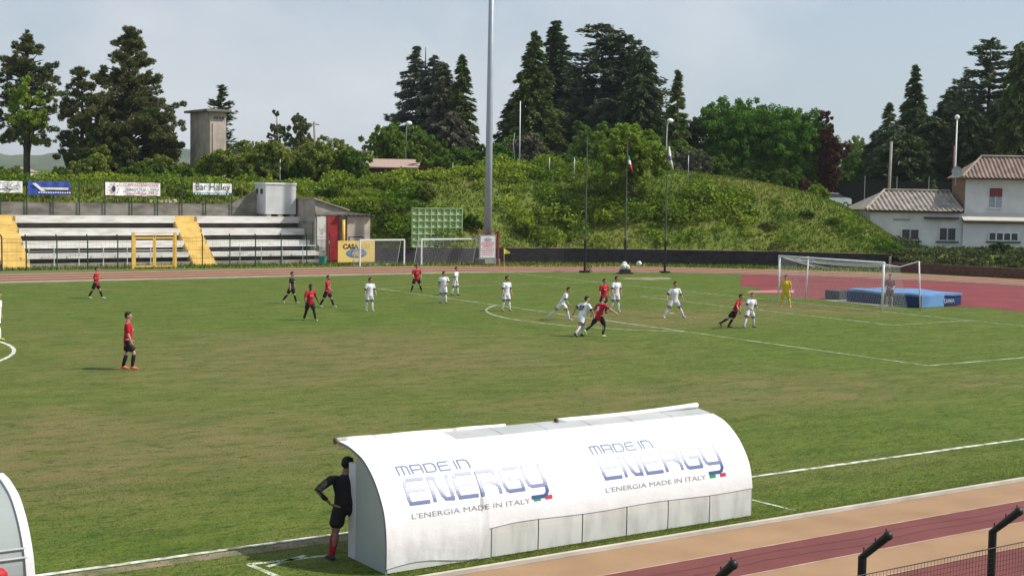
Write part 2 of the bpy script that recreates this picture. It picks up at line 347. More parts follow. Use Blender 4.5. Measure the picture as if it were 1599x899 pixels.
# ------------------------------------------------------------------ terrain: grassed bank and the plateau behind it
wallpx = [(560, 410.5), (640, 410.8), (780, 411), (880, 411.3), (1040, 413.5), (1200, 416.2), (1300, 419), (1392, 421.5)]
wallpt = [G(*q) for q in wallpx]
def base_dh(px):
    if px <= 470:
        u = (px-799.5)/F; return (51.35-cyw)/(fwh[1]+u*r0[1]), 4.45
    xs = [470, 520, 585]+[q[0] for q in wallpx[1:]]+[1450, 1500, 2200]
    u = (470-799.5)/F; d0 = (51.35-cyw)/(fwh[1]+u*r0[1])
    ds = [d0, d0-.6, DH(wallpt[0])+3.0]+[DH(q)+.35 for q in wallpt[1:]]+[DH(wallpt[-1])-1, DH(wallpt[-1])-2, DH(wallpt[-1])-2]
    zs = [4.45, 3.0, 1.15]+[1.12]*len(wallpt[1:])+[.45, .12, .12]
    return float(np.interp(px, xs, ds)), float(np.interp(px, xs, zs))
crest = [(-700, 285), (0, 284), (380, 284), (470, 290), (560, 288), (640, 277), (700, 271), (760, 264), (850, 262), (900, 267), (1040, 266), (1100, 274), (1160, 283), (1200, 290), (1260, 304), (1310, 321), (1350, 344), (1400, 377), (1438, 395), (1480, 398), (2300, 398)]
def crestinfo(px):
    py = float(np.interp(px, [c[0] for c in crest], [c[1] for c in crest])); bd, bz = base_dh(px)
    run = float(np.interp(px, [0, 470, 640, 900, 1200, 1310, 1440, 1600], [7, 8, 13, 14, 13, 10, 3, 3]))
    dh = bd+run; return dh, float(PD(px, py, dh)[2])
hillN = lambda x, y: .38*math.sin(x*.55+1.3*math.sin(y*.4))+.26*math.sin(y*.9+x*.35)+.12*math.sin(x*1.7-y*1.1)
PLZ = lambda px: float(np.interp(px, [-400, 470, 640, 760, 1000, 1300, 1800], [5.5, 5.6, 6.8, 7.3, 7.2, 4.95, 5.0]))
def terrain(px, dh):
    bd, bz = base_dh(px); cd, cz = crestinfo(px)
    if dh <= cd:
        t = max(0, (dh-bd)/(cd-bd)); z = bz+(cz-bz)*(1-(1-t)**1.75); z += hillN(*(C0+dh*(fwh+(px-799.5)/F*r0))[:2])*math.sin(math.pi*min(1, t*1.02))*(.5 if px < 1230 else .35)
    else:
        s = min(1, (dh-cd)/ (18 if px < 1300 else 1)); z = cz+(min(PLZ(px), cz)-cz)*s if px < 1300 else cz
        if px >= 1240:
            q = min(1, max(0, (dh-139)/7)); q = q*q*(3-2*q); z = max(z, q*PLZ(px)) if q > 0 else z
    if dh > 210:
        z -= min(1, (dh-210)/150)*6
    return z
def ground_at(P):
    dh = DH(P); px = 799.5+F*((np.array(P)-C0)@r0)/dh; return terrain(px, dh)
cols = list(range(-640, 2280, 10)); V = []
for px in cols:
    bd, bz = base_dh(px); cd, cz = crestinfo(px)
    rows = [bd+(cd-bd)*t for t in np.linspace(0, 1, 22)]+[cd+q for q in (.6, 1.5, 3, 5, 8)]+list(np.linspace(max(cd+10, 137), 150, 9))+[160, 180, 210, 250, 300, 380]
    u = (px-799.5)/F
    for dh in rows: P = C0+dh*(fwh+u*r0); V.append((P[0], P[1], terrain(px, dh)))
nr = len(rows); nc = len(cols)
Fq = [(i*nr+j, (i+1)*nr+j, (i+1)*nr+j+1, i*nr+j+1) for i in range(nc-1) for j in range(nr-1)]
hillM = mat('bank_grass', (.095, .15, .014), (.17, .175, .04), .25, .95, bump=.8, bscale=5, lo=.35, hi=.72)
hill = npmesh('hill', V, Fq, hillM, smooth=True); hill['kind'] = 'structure'
if hill.data.polygons[5].normal.z < 0: hill.data.flip_normals()
# far hills
farM = mat('far_hills', (.05, .085, .05), (.10, .12, .07), .012, .95, stretch=(1, 1, 4))
def ridge(name, dist, y_of, px0, px1, m):
    b = MB(); cs = np.arange(px0, px1, 12); vs = []
    for px in cs:
        top = PD(px, y_of(px), dist); u = (px-799.5)/F
        for k, (dd, zz) in enumerate(((-.25*dist, -1), (-.12*dist, top[2]*.55), (0, top[2]), (.3*dist, -1))):
            P = C0+(dist+dd)*(fwh+u*r0); vs.append((P[0], P[1], zz))
    n = len(cs); b.add(vs, [(i*4+j, (i+1)*4+j, (i+1)*4+j+1, i*4+j+1) for i in range(n-1) for j in range(3)])
    o = b.build(name, m, smooth=True, fixn=True); o['kind'] = 'structure'; return o
ridge('far_hills', 1500, lambda x: 236+9*math.sin(x*.011)+4*math.sin(x*.037+1)+1.5*math.sin(x*.13), -500, 2100, farM)
ridge('near_hills', 620, lambda x: 258+7*math.sin(x*.014+2)+2.5*math.sin(x*.09)+1.5*math.sin(x*.21), -500, 2100, farM)

# ------------------------------------------------------------------ vegetation on the bank
folM = {}
def fol(n, a, b, isl=.35, tr=.25, sc=.5): return mat('foliage_'+n, a, b, sc, .75, island=isl, trans=tr, spec=.2, detail=3)
ivyM = fol('bramble', (.085, .17, .012), (.25, .32, .030), .45, .35, sc=.16)
C_ = []; D_ = []; S_ = []
for k in range(1500):
    px = rng.uniform(-60, 1400); bd, bz = base_dh(px); cd, cz = crestinfo(px)
    if px < 440 and rng.random() < .55: continue
    t = rng.uniform(0, 1)**.9*(1 if px > 480 else 1.8)
    if px > 1180 and rng.random() < .72: continue
    if math.sin(px*.021+2)+math.sin(t*5+px*.013) < -.9: continue
    if 1000 < px and t > .55: continue
    if px < 1180 and t < .16 and px > 900 and rng.random() < .6: continue
    dh = bd+.2+(cd-bd)*t; u = (px-799.5)/F; P = C0+dh*(fwh+u*r0); z = terrain(px, dh)
    r = (.25+1.1*rng.random()**2.2) if k % 22 or px < 500 else rng.uniform(1.2, 2.0); n = int(150*r*r+35)  # every so often a larger clump, added to throw shadow on the bank
    d = rng.normal(size=(n, 3)); d /= np.linalg.norm(d, axis=1, keepdims=True); d[:, 2] = abs(d[:, 2])
    q = d*np.array([r, r, r*.75])*rng.uniform(.6, 1.05, (n, 1)); C_.append(q+[P[0], P[1], z]); D_.append(rng.normal(size=(n, 3))*[1, 1, .5]+d*.5); S_.append(rng.uniform(.05, .145, n)*(.8+.35*r))
C_ = np.concatenate(C_); D_ = np.concatenate(D_); S_ = np.concatenate(S_)
struct(leaves('bank_undergrowth', C_, D_, S_, S_*.62, ivyM), 'stuff', 'bright green brambles and ivy covering the grassy bank', 'undergrowth')
# grass blades on the bank and the rough verge
gbM = fol('long_grass', (.11, .175, .014), (.21, .225, .040), .45, .3, .12)
C_ = []
for k in range(42000):
    px = rng.uniform(-60, 1440); bd, bz = base_dh(px); cd, cz = crestinfo(px); t = rng.uniform(0, 1.05 if px > 470 else 1.8); dh = bd+(cd-bd)*t; P = C0+dh*(fwh+(px-799.5)/F*r0); C_.append((P[0], P[1], terrain(px, dh)+.10))
for k in range(9000):
    px = rng.uniform(-60, 1400); y = np.interp(px, [-60, 0, 560, 1040, 1400], [422, 421, 414, 415.5, 424])-rng.uniform(-1.5, 4.5); P = G(px, y); C_.append((P[0], P[1], .05))
C_ = np.array(C_); n = len(C_); D_ = rng.normal(size=(n, 3))*[.35, .35, .1]+[0, 0, 1]
struct(leaves('long_grass', C_, D_, rng.uniform(.10, .24, n), rng.uniform(.03, .07, n), gbM), 'stuff', 'long uncut grass on the bank and beside the track', 'grass')
C_ = []; D_ = []; S_ = []
for k in range(420):
    px = rng.uniform(1395, 1640); dh = rng.uniform(110.5, 119.5); P = C0+dh*(fwh+(px-799.5)/F*r0); z = terrain(px, dh); rr = rng.uniform(.25, .75); n = int(60*rr+30); d = rng.normal(size=(n, 3)); d /= np.linalg.norm(d, axis=1, keepdims=True); d[:, 2] = abs(d[:, 2])
    C_.append(d*rr*rng.uniform(.5, 1.05, (n, 1))*[1, 1, .8]+[P[0], P[1], z]); D_.append(rng.normal(size=(n, 3))+[0, 0, .4]); S_.append(rng.uniform(.06, .16, n))
C_ = np.concatenate(C_); D_ = np.concatenate(D_); S_ = np.concatenate(S_)
struct(leaves('garden_weeds', C_, D_, S_, S_*.6, fol('weeds', (.06, .09, .025), (.10, .12, .04), .3, .2)), 'stuff', 'dark weeds between the brick wall and the white house', 'weeds')
# short grass near the camera
C_ = []
for k in range(60000):
    x = rng.uniform(-60, -27); y = -34.1+rng.uniform(0, 1)**2.2*9
    if -45.7 < x < -38 and -33.8 < y < -31.9 and rng.random() < .9: continue
    if abs(y+LH) < .1: continue
    C_.append((x, y, .012))
for k in range(6000): C_.append((rng.uniform(-60, -27), -34.12+abs(rng.normal())*.05, .03))
for k in range(1500): C_.append((rng.uniform(-45.6, -38), -33.8-abs(rng.normal())*.04, .035))
C_ = np.array(C_); n = len(C_); D_ = rng.normal(size=(n, 3))*[.8, .8, .2]+[0, 0, .8]
struct(leaves('short_grass', C_, D_, rng.uniform(.015, .04, n), rng.uniform(.003, .007, n), fol('turf', (.10, .17, .02), (.17, .20, .045), .25, .5, .6)), 'stuff', 'short mown turf around the white dugout', 'grass')

# ------------------------------------------------------------------ trees
def unit(n):
    d = rng.normal(size=(n, 3)); return d/np.linalg.norm(d, axis=1, keepdims=True)
def trunk(T, H, r, lean=0, limbs=(), name='trunk', z0=-.5):
    b = MB(); b.tube([(0, 0, z0), (lean*.3, 0, H*.3), (lean*.7, .1, H*.65), (lean, 0, H)], [r*1.25, r, r*.6, r*.15], 8)
    for a, e in limbs: b.tube([a, (np.array(a)+np.array(e))/2+[0, 0, .1], e], [r*.35, r*.25, r*.08], 5)
    return b.build(name, bark, T, smooth=True)
def conifer(T, H, Rr, m, droop=.25, p=.9, dens=1.0, z0=.06, jag=.3, tops=1, leaf=.26, tipup=.0, width=.24, whorl=None):
    C_ = []; D_ = []
    for tp in range(tops):
        ox = 0 if tops == 1 else (-1, 1)[tp]*Rr*.2; Ht = H*(1 if tp == 0 else .93)
        nw = int((whorl or max(18, H*2.4))*1.12); limbs = []
        for k in range(nw):
            f = k/nw; z = Ht*(z0+(1-z0)*f)+rng.normal()*.1*(H/14); Lm = Rr*(1-f)**p+.12
            for b in range(int(6+3*rng.random())):
                z = Ht*(z0+(1-z0)*f)+rng.normal()*H*.006; a = rng.uniform(0, 2*math.pi); Lb = Lm*rng.uniform(1-jag*1.25, 1.12); n = int((8+Lb*20)*dens); s = rng.uniform(.08, 1, n)**.75
                x = s*Lb; lat = rng.normal(size=n)*width*Lb*(1-s*.75)*.55; zz = z-droop*x*(1-tipup*s)+rng.normal(size=n)*(.07+.035*x)*.9
                ca, sa = math.cos(a), math.sin(a)
                C_.append(np.stack([ox*(1-f*.0)+ca*x-sa*lat, sa*x+ca*lat, zz], 1))
                dd = np.stack([ca-sa*np.sign(lat)*.6, sa+ca*np.sign(lat)*.6, np.full(n, -droop*1.1)], 1)+rng.normal(size=(n, 3))*.25; D_.append(dd)
                if b < 3 and k % 2 == 0: limbs.append(((ox, 0, z), (ox+ca*Lb*.8, sa*Lb*.8, z-droop*Lb*.75)))
        if tp == 0: trunk(T, H*.98, max(.12, H*.017), 0, limbs[:60])
    C_ = np.concatenate(C_); D_ = np.concatenate(D_); n = len(C_)
    leaves('crown', C_, D_, rng.uniform(.7, 1.35, n)*leaf*1.3, rng.uniform(.7, 1.2, n)*leaf*.34, m, T)
def pine(T, H, Rr, m, z0=.25, dens=1.0, prof=None, leaf=.13):
    C_ = []; D_ = []; limbs = []
    nb = int(120*dens)
    for k in range(nb):
        f = rng.uniform(z0, 1); a = rng.uniform(0, 2*math.pi)
        g = (f-z0)/(1-z0); Lm = Rr*(prof(g) if prof else (1-g)**.6*(.55+.45*min(1, g*4))); Lb = Lm*rng.uniform(.55, 1.08)+.2
        z = f*H; ez = z+Lb*rng.uniform(-.15, .42); e = np.array([math.cos(a)*Lb, math.sin(a)*Lb, ez]); s0 = np.array([0, 0, z-.12*Lb])
        limbs.append((s0, e))
        for j in range(int(1+Lb*1.25)):
            t = rng.uniform(.4, 1.05); c = s0+(e-s0)*t+rng.normal(size=3)*[.42, .42, .3]*(.5+.5*Lb/Rr); r = rng.uniform(.18, .46); n = int(190*r*r/.2)+6
            d = unit(n); C_.append(c+d*r*np.array([1, 1, .75])*rng.uniform(.55, 1.05, (n, 1))); D_.append(d+rng.normal(size=(n, 3))*.3+[0, 0, .3])
    C_ = np.concatenate(C_); D_ = np.concatenate(D_); n = len(C_)
    leaves('crown', C_, D_, rng.uniform(.7, 1.3, n)*leaf*1.2, rng.uniform(.7, 1.2, n)*leaf*.36, m, T); trunk(T, H*.97, H*.02, 0, limbs)
def broad(T, H, Rr, m, z0=.25, lobes=26, dens=1.0, leaf=.125, flat=1.0, bare=0.0, trunks=1):
    C_ = []; D_ = []; limbs = []; hc = H*(z0+1)/2; hz = H*(1-z0)/2
    for k in range(lobes):
        d = unit(1)[0]; q = rng.uniform(.25, .80); c = d*[Rr*q, Rr*q, hz*q*flat]+[0, 0, hc]; r = rng.uniform(.24, .42)*min(Rr, hz*1.2)
        limbs.append(((0, 0, H*z0*rng.uniform(.5, 1.3)), c))
        for j in range(int(12*dens)):
            dd = unit(1)[0]; cc = c+dd*r*rng.uniform(.65, 1.08)*[1, 1, .85]; rr = rng.uniform(.16, .34)*r; n = int((52+rr*120)*(1-bare))
            e = unit(n); C_.append(cc+e*rr*rng.uniform(.5, 1.1, (n, 1))); D_.append(rng.normal(size=(n, 3))+e*.4)
    C_ = np.concatenate(C_); D_ = np.concatenate(D_); n = len(C_)
    leaves('crown', C_, D_, rng.uniform(.7, 1.3, n)*leaf, rng.uniform(.7, 1.2, n)*leaf*.62, m, T)
    if z0 > .05: trunk(T, H*.8, max(.06, H*.018), 0, limbs[:18])
    else: trunk(T, H*.5, .05, 0, limbs[:8], 'stem')
F_pine = fol('pine', (.078, .115, .030), (.155, .155, .052), .4, .15, .35)
F_spruce = fol('spruce', (.065, .110, .024), (.125, .155, .036), .4, .15)
F_fir = fol('dark_fir', (.050, .085, .028), (.084, .118, .040), .4, .12)
F_cedar = fol('blue_cedar', (.085, .125, .085), (.14, .17, .11), .35, .15)
F_cedard = fol('dark_cedar', (.072, .108, .056), (.12, .148, .075), .35, .15)
F_dusty = fol('dusty_fir', (.11, .115, .075), (.17, .165, .11), .3, .15)
F_lime = fol('lime', (.20, .30, .025), (.28, .36, .05), .3, .4)
F_green = fol('mid_green', (.10, .19, .022), (.17, .25, .036), .35, .3)
F_bright = fol('walnut', (.18, .28, .026), (.26, .35, .045), .3, .35)
F_maple = fol('maple', (.070, .18, .016), (.13, .25, .030), .35, .3)
F_copper = fol('copper', (.085, .036, .028), (.13, .058, .040), .35, .25)
F_olive = fol('olive_shrub', (.17, .23, .035), (.26, .29, .06), .3, .3)
F_shrub = fol('shrub', (.080, .15, .018), (.14, .21, .030), .35, .25)  # darker green leaf colour of the shrubs themselves
F_tip = fol('spruce_fresh', (.085, .13, .03), (.15, .19, .05), .35, .25)
F_flower = fol('blossom', (.30, .34, .22), (.14, .18, .07), .3, .3)
F_hedge = fol('hedge', (.04, .075, .02), (.06, .10, .025), .3, .2)
TG = 'trees beyond the stadium bank'
def tree(kind, name, label, px, top, hw, dh, m, cat='tree', grp=None, sink=0, base=None, **kw):
    P = PD(px, 290, dh); gz = ground_at(P) if base is None else float(PD(px, base, dh)[2]); H = float(PD(px, top, dh)[2])-gz+sink; Rr = hw/F*dh*(1.22 if kind is conifer else 1.12 if kind is pine else 1.05)
    T = thing(name, label, cat, (P[0], P[1], gz-sink), rnd.uniform(0, 6), grp)
    kind(T, H, Rr, m, **kw); return T
tree(pine, 'pine_tree', 'tall open dark pine at the far left edge behind the lime green tree', 42, 56, 66, 150, F_pine, z0=.3, dens=.95)
tree(broad, 'lime_green_tree', 'yellow-green leafy tree in front of the leftmost pine', 44, 114, 38, 138, F_lime, z0=.34, lobes=22, dens=.7, bare=.35)
tree(pine, 'pine_tree', 'shorter pine between the leftmost pine and the biggest pine', 128, 106, 42, 142, F_pine, z0=.1, dens=.9)
tree(pine, 'pine_tree', 'biggest broad pine just left of the concrete tower', 203, 43, 86, 138, F_pine, z0=.12, dens=1.7, prof=lambda g: (1-g)**.75*(.8+.3*math.sin(g*3.1)))
tree(conifer, 'fir_tree', 'sparse dark fir rising behind the concrete tower', 345, 131, 36, 165, F_fir, droop=-.15, p=.6, dens=.5, jag=.6, z0=.1, whorl=26)
tree(broad, 'cypress_tree', 'narrow pointed dark evergreen, left one of the pair before the leaning pole', 432, 156, 18, 200, F_pine, z0=.08, lobes=22)
tree(broad, 'evergreen_tree', 'wider rounded dark evergreen beside the leaning utility pole', 466, 157, 26, 198, F_pine, z0=.08, lobes=26)
tree(conifer, 'cedar_tree', 'grey-blue cedar with two tops left of the floodlight mast', 662, 70, 62, 175, F_cedar, droop=.12, p=.8, dens=1.1, jag=.45, tops=2, whorl=34)
tree(conifer, 'fir_tree', 'dusty grey-green fir between the blue cedar and the dark spruce', 690, 97, 36, 168, F_dusty, droop=.2, p=.55, dens=1.2, jag=.25)
tree(conifer, 'spruce_tree', 'dark narrow spruce immediately left of the floodlight mast', 719, 84, 34, 165, F_spruce, droop=.3, p=.8, dens=1.2, jag=.2)
tree(broad, 'leafy_tree', 'light green spreading tree over the tiled shed roof', 615, 186, 52, 138, F_green, z0=.3, lobes=26, dens=.9, bare=.15)
tree(conifer, 'spruce_tree', 'large layered spruce just right of the floodlight mast', 832, 47, 56, 155, F_spruce, droop=.28, p=.8, dens=1.5, jag=.3)
tree(conifer, 'fir_tree', 'dark pointed fir behind the large layered spruce', 864, 31, 42, 170, F_fir, droop=.1, p=.6, dens=1.3, jag=.35)
tree(conifer, 'cedar_tree', 'huge dark cedar with a broad double top in the middle of the skyline', 952, 34, 84, 165, F_cedard, droop=.02, p=.42, dens=1.3, jag=.6, tops=2, whorl=30)
tree(conifer, 'fir_tree', 'dense drooping dark fir in the right flank of the huge cedar', 1000, 70, 38, 158, F_fir, droop=.5, p=.4, dens=1.4)
tree(conifer, 'spruce_tree', 'small spruce with fresh green tips right of the huge cedar', 1054, 108, 26, 146, F_tip, droop=.25, p=.8, dens=1.0, jag=.3)
tree(conifer, 'fir_tree', 'low dark fir below the green-tipped spruce', 1075, 185, 38, 150, F_fir, droop=.3, p=.5, dens=1.0)
tree(broad, 'leafy_tree', 'slim mid green young tree left of the walnut tree', 912, 176, 28, 140, F_green, z0=.1, lobes=16, dens=.8)
tree(broad, 'maple_tree', 'big round green leafy tree, left one of the pair right of the skyline cedar', 1143, 140, 66, 150, F_maple, z0=.02, lobes=80, dens=1.1)
tree(broad, 'maple_tree', 'big green leafy tree touching the copper-red tree', 1232, 155, 62, 148, F_maple, z0=.02, lobes=76, dens=1.1)
tree(broad, 'copper_tree', 'copper-red leaved tree beside the big green trees', 1290, 164, 30, 146, F_copper, z0=.02, lobes=44)
tree(broad, 'leafy_tree', 'hazy green tree in the gap right of the copper-red tree', 1338, 196, 34, 230, F_green, z0=.05, lobes=26)
tree(broad, 'leafy_tree', 'low bright green tree under the hazy tree in the gap', 1340, 236, 30, 160, F_maple, z0=.05, lobes=20)
tree(conifer, 'spruce_tree', 'small dark spruce at the left of the dark right hand group', 1384, 158, 30, 185, F_spruce, droop=.2, p=.7)
tree(conifer, 'spruce_tree', 'pointed spruce rising above the dark right hand group', 1424, 99, 42, 170, F_spruce, droop=.22, p=.8, dens=1.2, jag=.3)
tree(conifer, 'fir_tree', 'dense dark grey fir behind the grey utility pole', 1392, 190, 44, 158, F_cedard, droop=.4, p=.35, dens=1.4)
tree(conifer, 'fir_tree', 'dense black-green fir above the low roof', 1452, 178, 44, 156, F_fir, droop=.3, p=.35, dens=1.4)
tree(conifer, 'cedar_tree', 'largest dark cedar with long level branches at the right edge', 1538, 58, 84, 162, F_cedard, droop=-.06, p=.5, dens=1.3, jag=.6, whorl=26)
tree(conifer, 'fir_tree', 'weeping green conifer at the very right edge', 1588, 64, 38, 150, F_spruce, droop=.7, p=.35, dens=1.6)
tree(conifer, 'fir_tree', 'dark fir between the largest cedar and the house roof', 1512, 165, 48, 154, F_fir, droop=.4, p=.4, dens=1.5)
tree(conifer, 'spruce_tree', 'little pale spruce standing behind the low roof', 1459, 278, 12, 141, F_tip, droop=.3, p=.8, dens=.6, leaf=.14)
for kd, nm, lb, px, top, hw, dh, m, kw in (
    (broad, 'leafy_tree', 'mid green leafy tree behind the slim young tree and the walnut', 930, 196, 50, 146, F_green, dict(z0=.05, lobes=34)),
    (broad, 'leafy_tree', 'low dark green tree right of the mast behind the utility box', 800, 210, 44, 150, F_shrub, dict(z0=.05, lobes=30)),
    (broad, 'leafy_tree', 'small round green tree below the green-tipped spruce', 1062, 208, 40, 144, F_shrub, dict(z0=.05, lobes=28)),
    (broad, 'leafy_tree', 'tall hazy tree between the copper-red tree and the dark right group', 1350, 215, 44, 190, F_shrub, dict(z0=.05, lobes=28)),
    (conifer, 'fir_tree', 'dark fir at the left flank of the dark right hand group', 1370, 200, 34, 172, F_fir, dict(droop=.3, p=.5, dens=1.3)),
    (broad, 'leafy_tree', 'yellowish leafy tree right of the concrete tower', 375, 228, 34, 146, F_olive, dict(z0=.05, lobes=26, bare=.2)),
    (broad, 'leafy_tree', 'yellowish leafy tree behind the white container', 445, 226, 40, 148, F_olive, dict(z0=.05, lobes=26, bare=.2)),
    (broad, 'leafy_tree', 'yellowish leafy tree behind the grey shed', 548, 222, 40, 150, F_olive, dict(z0=.05, lobes=26, bare=.2)),
    (broad, 'leafy_tree', 'dense green bush tree left of the mast foot', 735, 228, 40, 146, F_green, dict(z0=.05, lobes=28)),
    (conifer, 'cedar_tree', 'broad dark cedar behind the ridge of the two storey house', 1500, 118, 58, 170, F_cedard, dict(droop=.05, p=.45, dens=1.2, jag=.5, whorl=28)),
    (conifer, 'fir_tree', 'thick dark fir directly behind the low ribbed roof', 1408, 205, 56, 150, F_fir, dict(droop=.3, p=.35, dens=1.5)),
    (conifer, 'cedar_tree', 'dark cedar at the right picture edge behind the weeping conifer', 1600, 100, 60, 168, F_cedard, dict(droop=.05, p=.45, dens=1.2, jag=.5, whorl=28)),
    (conifer, 'fir_tree', 'dark fir filling the gap under the two pointed trees right of the mast', 800, 150, 34, 162, F_fir, dict(droop=.3, p=.5, dens=1.2)),
    (conifer, 'fir_tree', 'dark fir behind the slim young green tree', 893, 105, 44, 172, F_fir, dict(droop=.3, p=.45, dens=1.5)),
    (conifer, 'fir_tree', 'low wide dark fir under the huge skyline cedar', 945, 150, 56, 160, F_cedard, dict(droop=.2, p=.4, dens=1.5)),
    (broad, 'leafy_tree', 'dark leafy tree between the huge cedar and the left big green tree', 1040, 190, 44, 158, F_shrub, dict(z0=.05, lobes=30)),
    (broad, 'leafy_tree', 'green leafy tree in the gap between the two big green trees', 1190, 152, 52, 158, F_maple, dict(z0=.02, lobes=60)),
    (broad, 'leafy_tree', 'dark green leafy tree behind the copper-red tree', 1270, 200, 40, 165, F_shrub, dict(z0=.05, lobes=26)),
    (conifer, 'fir_tree', 'dark fir below the pointed spruce on the right', 1424, 165, 46, 166, F_fir, dict(droop=.35, p=.4, dens=1.4)),
    (conifer, 'fir_tree', 'black-green fir behind the tall grey lamp post', 1480, 140, 46, 168, F_fir, dict(droop=.2, p=.5, dens=1.3)),
    (conifer, 'fir_tree', 'dark fir behind the two storey house roof', 1565, 150, 60, 156, F_fir, dict(droop=.3, p=.4, dens=1.6)),
    (broad, 'leafy_tree', 'pale leafy tree left of the narrow evergreen pair', 395, 205, 34, 160, F_olive, dict(z0=.1, lobes=22, bare=.3, dens=.8)),
    (broad, 'leafy_tree', 'thin spring tree right of the leaning utility pole', 520, 203, 34, 165, F_olive, dict(z0=.1, lobes=20, bare=.4, dens=.7)),
    (broad, 'leafy_tree', 'thin spring tree between the utility pole and the evergreen pair', 490, 212, 30, 155, F_olive, dict(z0=.1, lobes=20, bare=.35, dens=.8)),
    (broad, 'leafy_tree', 'green tree under the blue cedar', 655, 200, 46, 158, F_green, dict(z0=.05, lobes=28)),
    (conifer, 'fir_tree', 'low dusty fir under the dark narrow spruce', 702, 170, 46, 160, F_dusty, dict(droop=.3, p=.5, dens=1.2)),
    (pine, 'pine_tree', 'low bushy pine under the biggest pine', 165, 175, 56, 136, F_pine, dict(z0=.05, dens=1.1)),
    (pine, 'pine_tree', 'low bushy pine right of the biggest pine trunk', 250, 190, 44, 140, F_pine, dict(z0=.05, dens=.8))):
    tree(kd, nm, lb, px, top, hw, dh, m, **kw)
for i, (px, py, hw, m, ref) in enumerate([(606, 345, 20, F_shrub, 'on the slope left of the green ribbed panel'), (735, 345, 22, F_shrub, 'on the slope right of the green ribbed panel'), (665, 300, 26, F_olive, 'high on the slope above the green ribbed panel'), (820, 355, 22, F_olive, 'on the slope just right of the mast sign'),
    (870, 322, 22, F_shrub, 'on the shaded slope between mast and left flagpole'), (935, 300, 24, F_shrub, 'high on the slope behind the left flagpole'), (1060, 330, 18, F_shrub, 'on the slope right of the right flagpole'), (1160, 325, 16, F_shrub, 'small one in the middle of the right slope'), (1205, 350, 14, F_olive, 'small pale one low on the right slope'),
    (1262, 333, 10, F_shrub, 'tiny one high on the right end of the bank'), (1302, 345, 11, F_shrub, 'tiny one near the right end of the bank'), (520, 300, 22, F_shrub, 'on the slope behind the hut roof'), (560, 318, 20, F_olive, 'on the slope above the annex roof')]):
    bd, bz = base_dh(px); cd, cz = crestinfo(px); best = min(np.linspace(bd, cd, 60), key=lambda d_: abs(float(PD(px, py+hw*.4, d_)[2])-terrain(px, d_)))
    tree(broad, 'shrub', {F_shrub.name: 'dark green bush ', F_olive.name: 'yellow-green bush '}[m.name]+ref, px, py-hw*.55, hw*1.1, best, m, 'shrub', 'bushes added on the slope for shadowy pockets', z0=.02, lobes=18, dens=.9, sink=.5, flat=.9)  # bushes added to make shadowy pockets on the slope
# walnut on the slope
P = PD(987, 345, DH(G(987, 412))+5.0)
tree(broad, 'walnut_tree', 'bright green walnut tree growing on the grassy slope behind the flagpoles', 986, 196, 68, DH(P), F_bright, z0=.30, lobes=52, dens=1.0, leaf=.14, bare=.1)
# shrubs along the plateau edge
sh = [(-20, 250, 30, F_shrub), (20, 262, 26, F_olive), (96, 262, 22, F_shrub), (150, 232, 24, F_olive), (215, 255, 24, F_shrub), (255, 240, 26, F_olive), (285, 252, 20, F_shrub), (318, 232, 12, F_lime), (365, 222, 28, F_olive), (395, 232, 26, F_olive), (420, 214, 24, F_olive),
      (452, 250, 22, F_shrub), (478, 252, 22, F_shrub), (500, 214, 30, F_olive), (530, 232, 22, F_olive), (552, 224, 22, F_shrub), (700, 222, 34, F_green), (742, 232, 26, F_green), (775, 222, 26, F_maple),
      (820, 205, 26, F_dusty), (880, 235, 24, F_shrub), (940, 215, 20, F_green), (1075, 232, 30, F_dusty), (1110, 240, 26, F_shrub), (1180, 270, 18, F_copper), (1240, 272, 18, F_copper), (1273, 285, 14, F_lime), (1160, 262, 30, F_shrub), (1215, 262, 30, F_shrub), (1300, 262, 26, F_shrub)]
for i, (px, top, hw, m) in enumerate(sh):
    near = 'left' if px < 290 else ''
    desc = {F_shrub.name: 'dark green shrub', F_olive.name: 'yellowish green shrub', F_lime.name: 'pale lime shrub', F_green.name: 'mid green bush', F_maple.name: 'glossy green bush', F_dusty.name: 'dry greyish bush', F_copper.name: 'low copper-red shrub'}[m.name]
    ref = ['at the left picture edge behind the white banner', 'behind the first white banner', 'behind the blue banner', 'under the shorter pine', 'under the biggest pine', 'right of the biggest pine trunk', 'touching the left side of the concrete tower', 'against the foot of the concrete tower', 'right of the concrete tower', 'left of the globe lamp', 'below the narrow evergreen',
           'left behind the white container', 'right behind the white container', 'around the leaning utility pole', 'behind the grey shed', 'left of the spreading tree over the shed', 'behind the dark red boards', 'left of the floodlight mast foot', 'right behind the floodlight mast', 'in front of the layered spruce', 'left of the slim young tree', 'between young tree and walnut',
           'behind the white flag', 'right of the white flag', 'under the left big green tree', 'under the right big green tree', 'near the parked car', 'in the shade of the left big green tree', 'in the shade between both big green trees', 'at the foot of the copper-red tree'][i]
    bd = crestinfo(px)[0]; dh = max(bd+4, 128 if px < 1000 else 136)+rnd.uniform(0, 5)+(14 if px > 1280 else 0)
    tree(broad, 'shrub', desc+' '+ref, px, top, hw*1.45, dh, m, 'shrub', 'shrubs along the top of the bank', z0=.02, lobes=24, dens=.9, sink=.3)
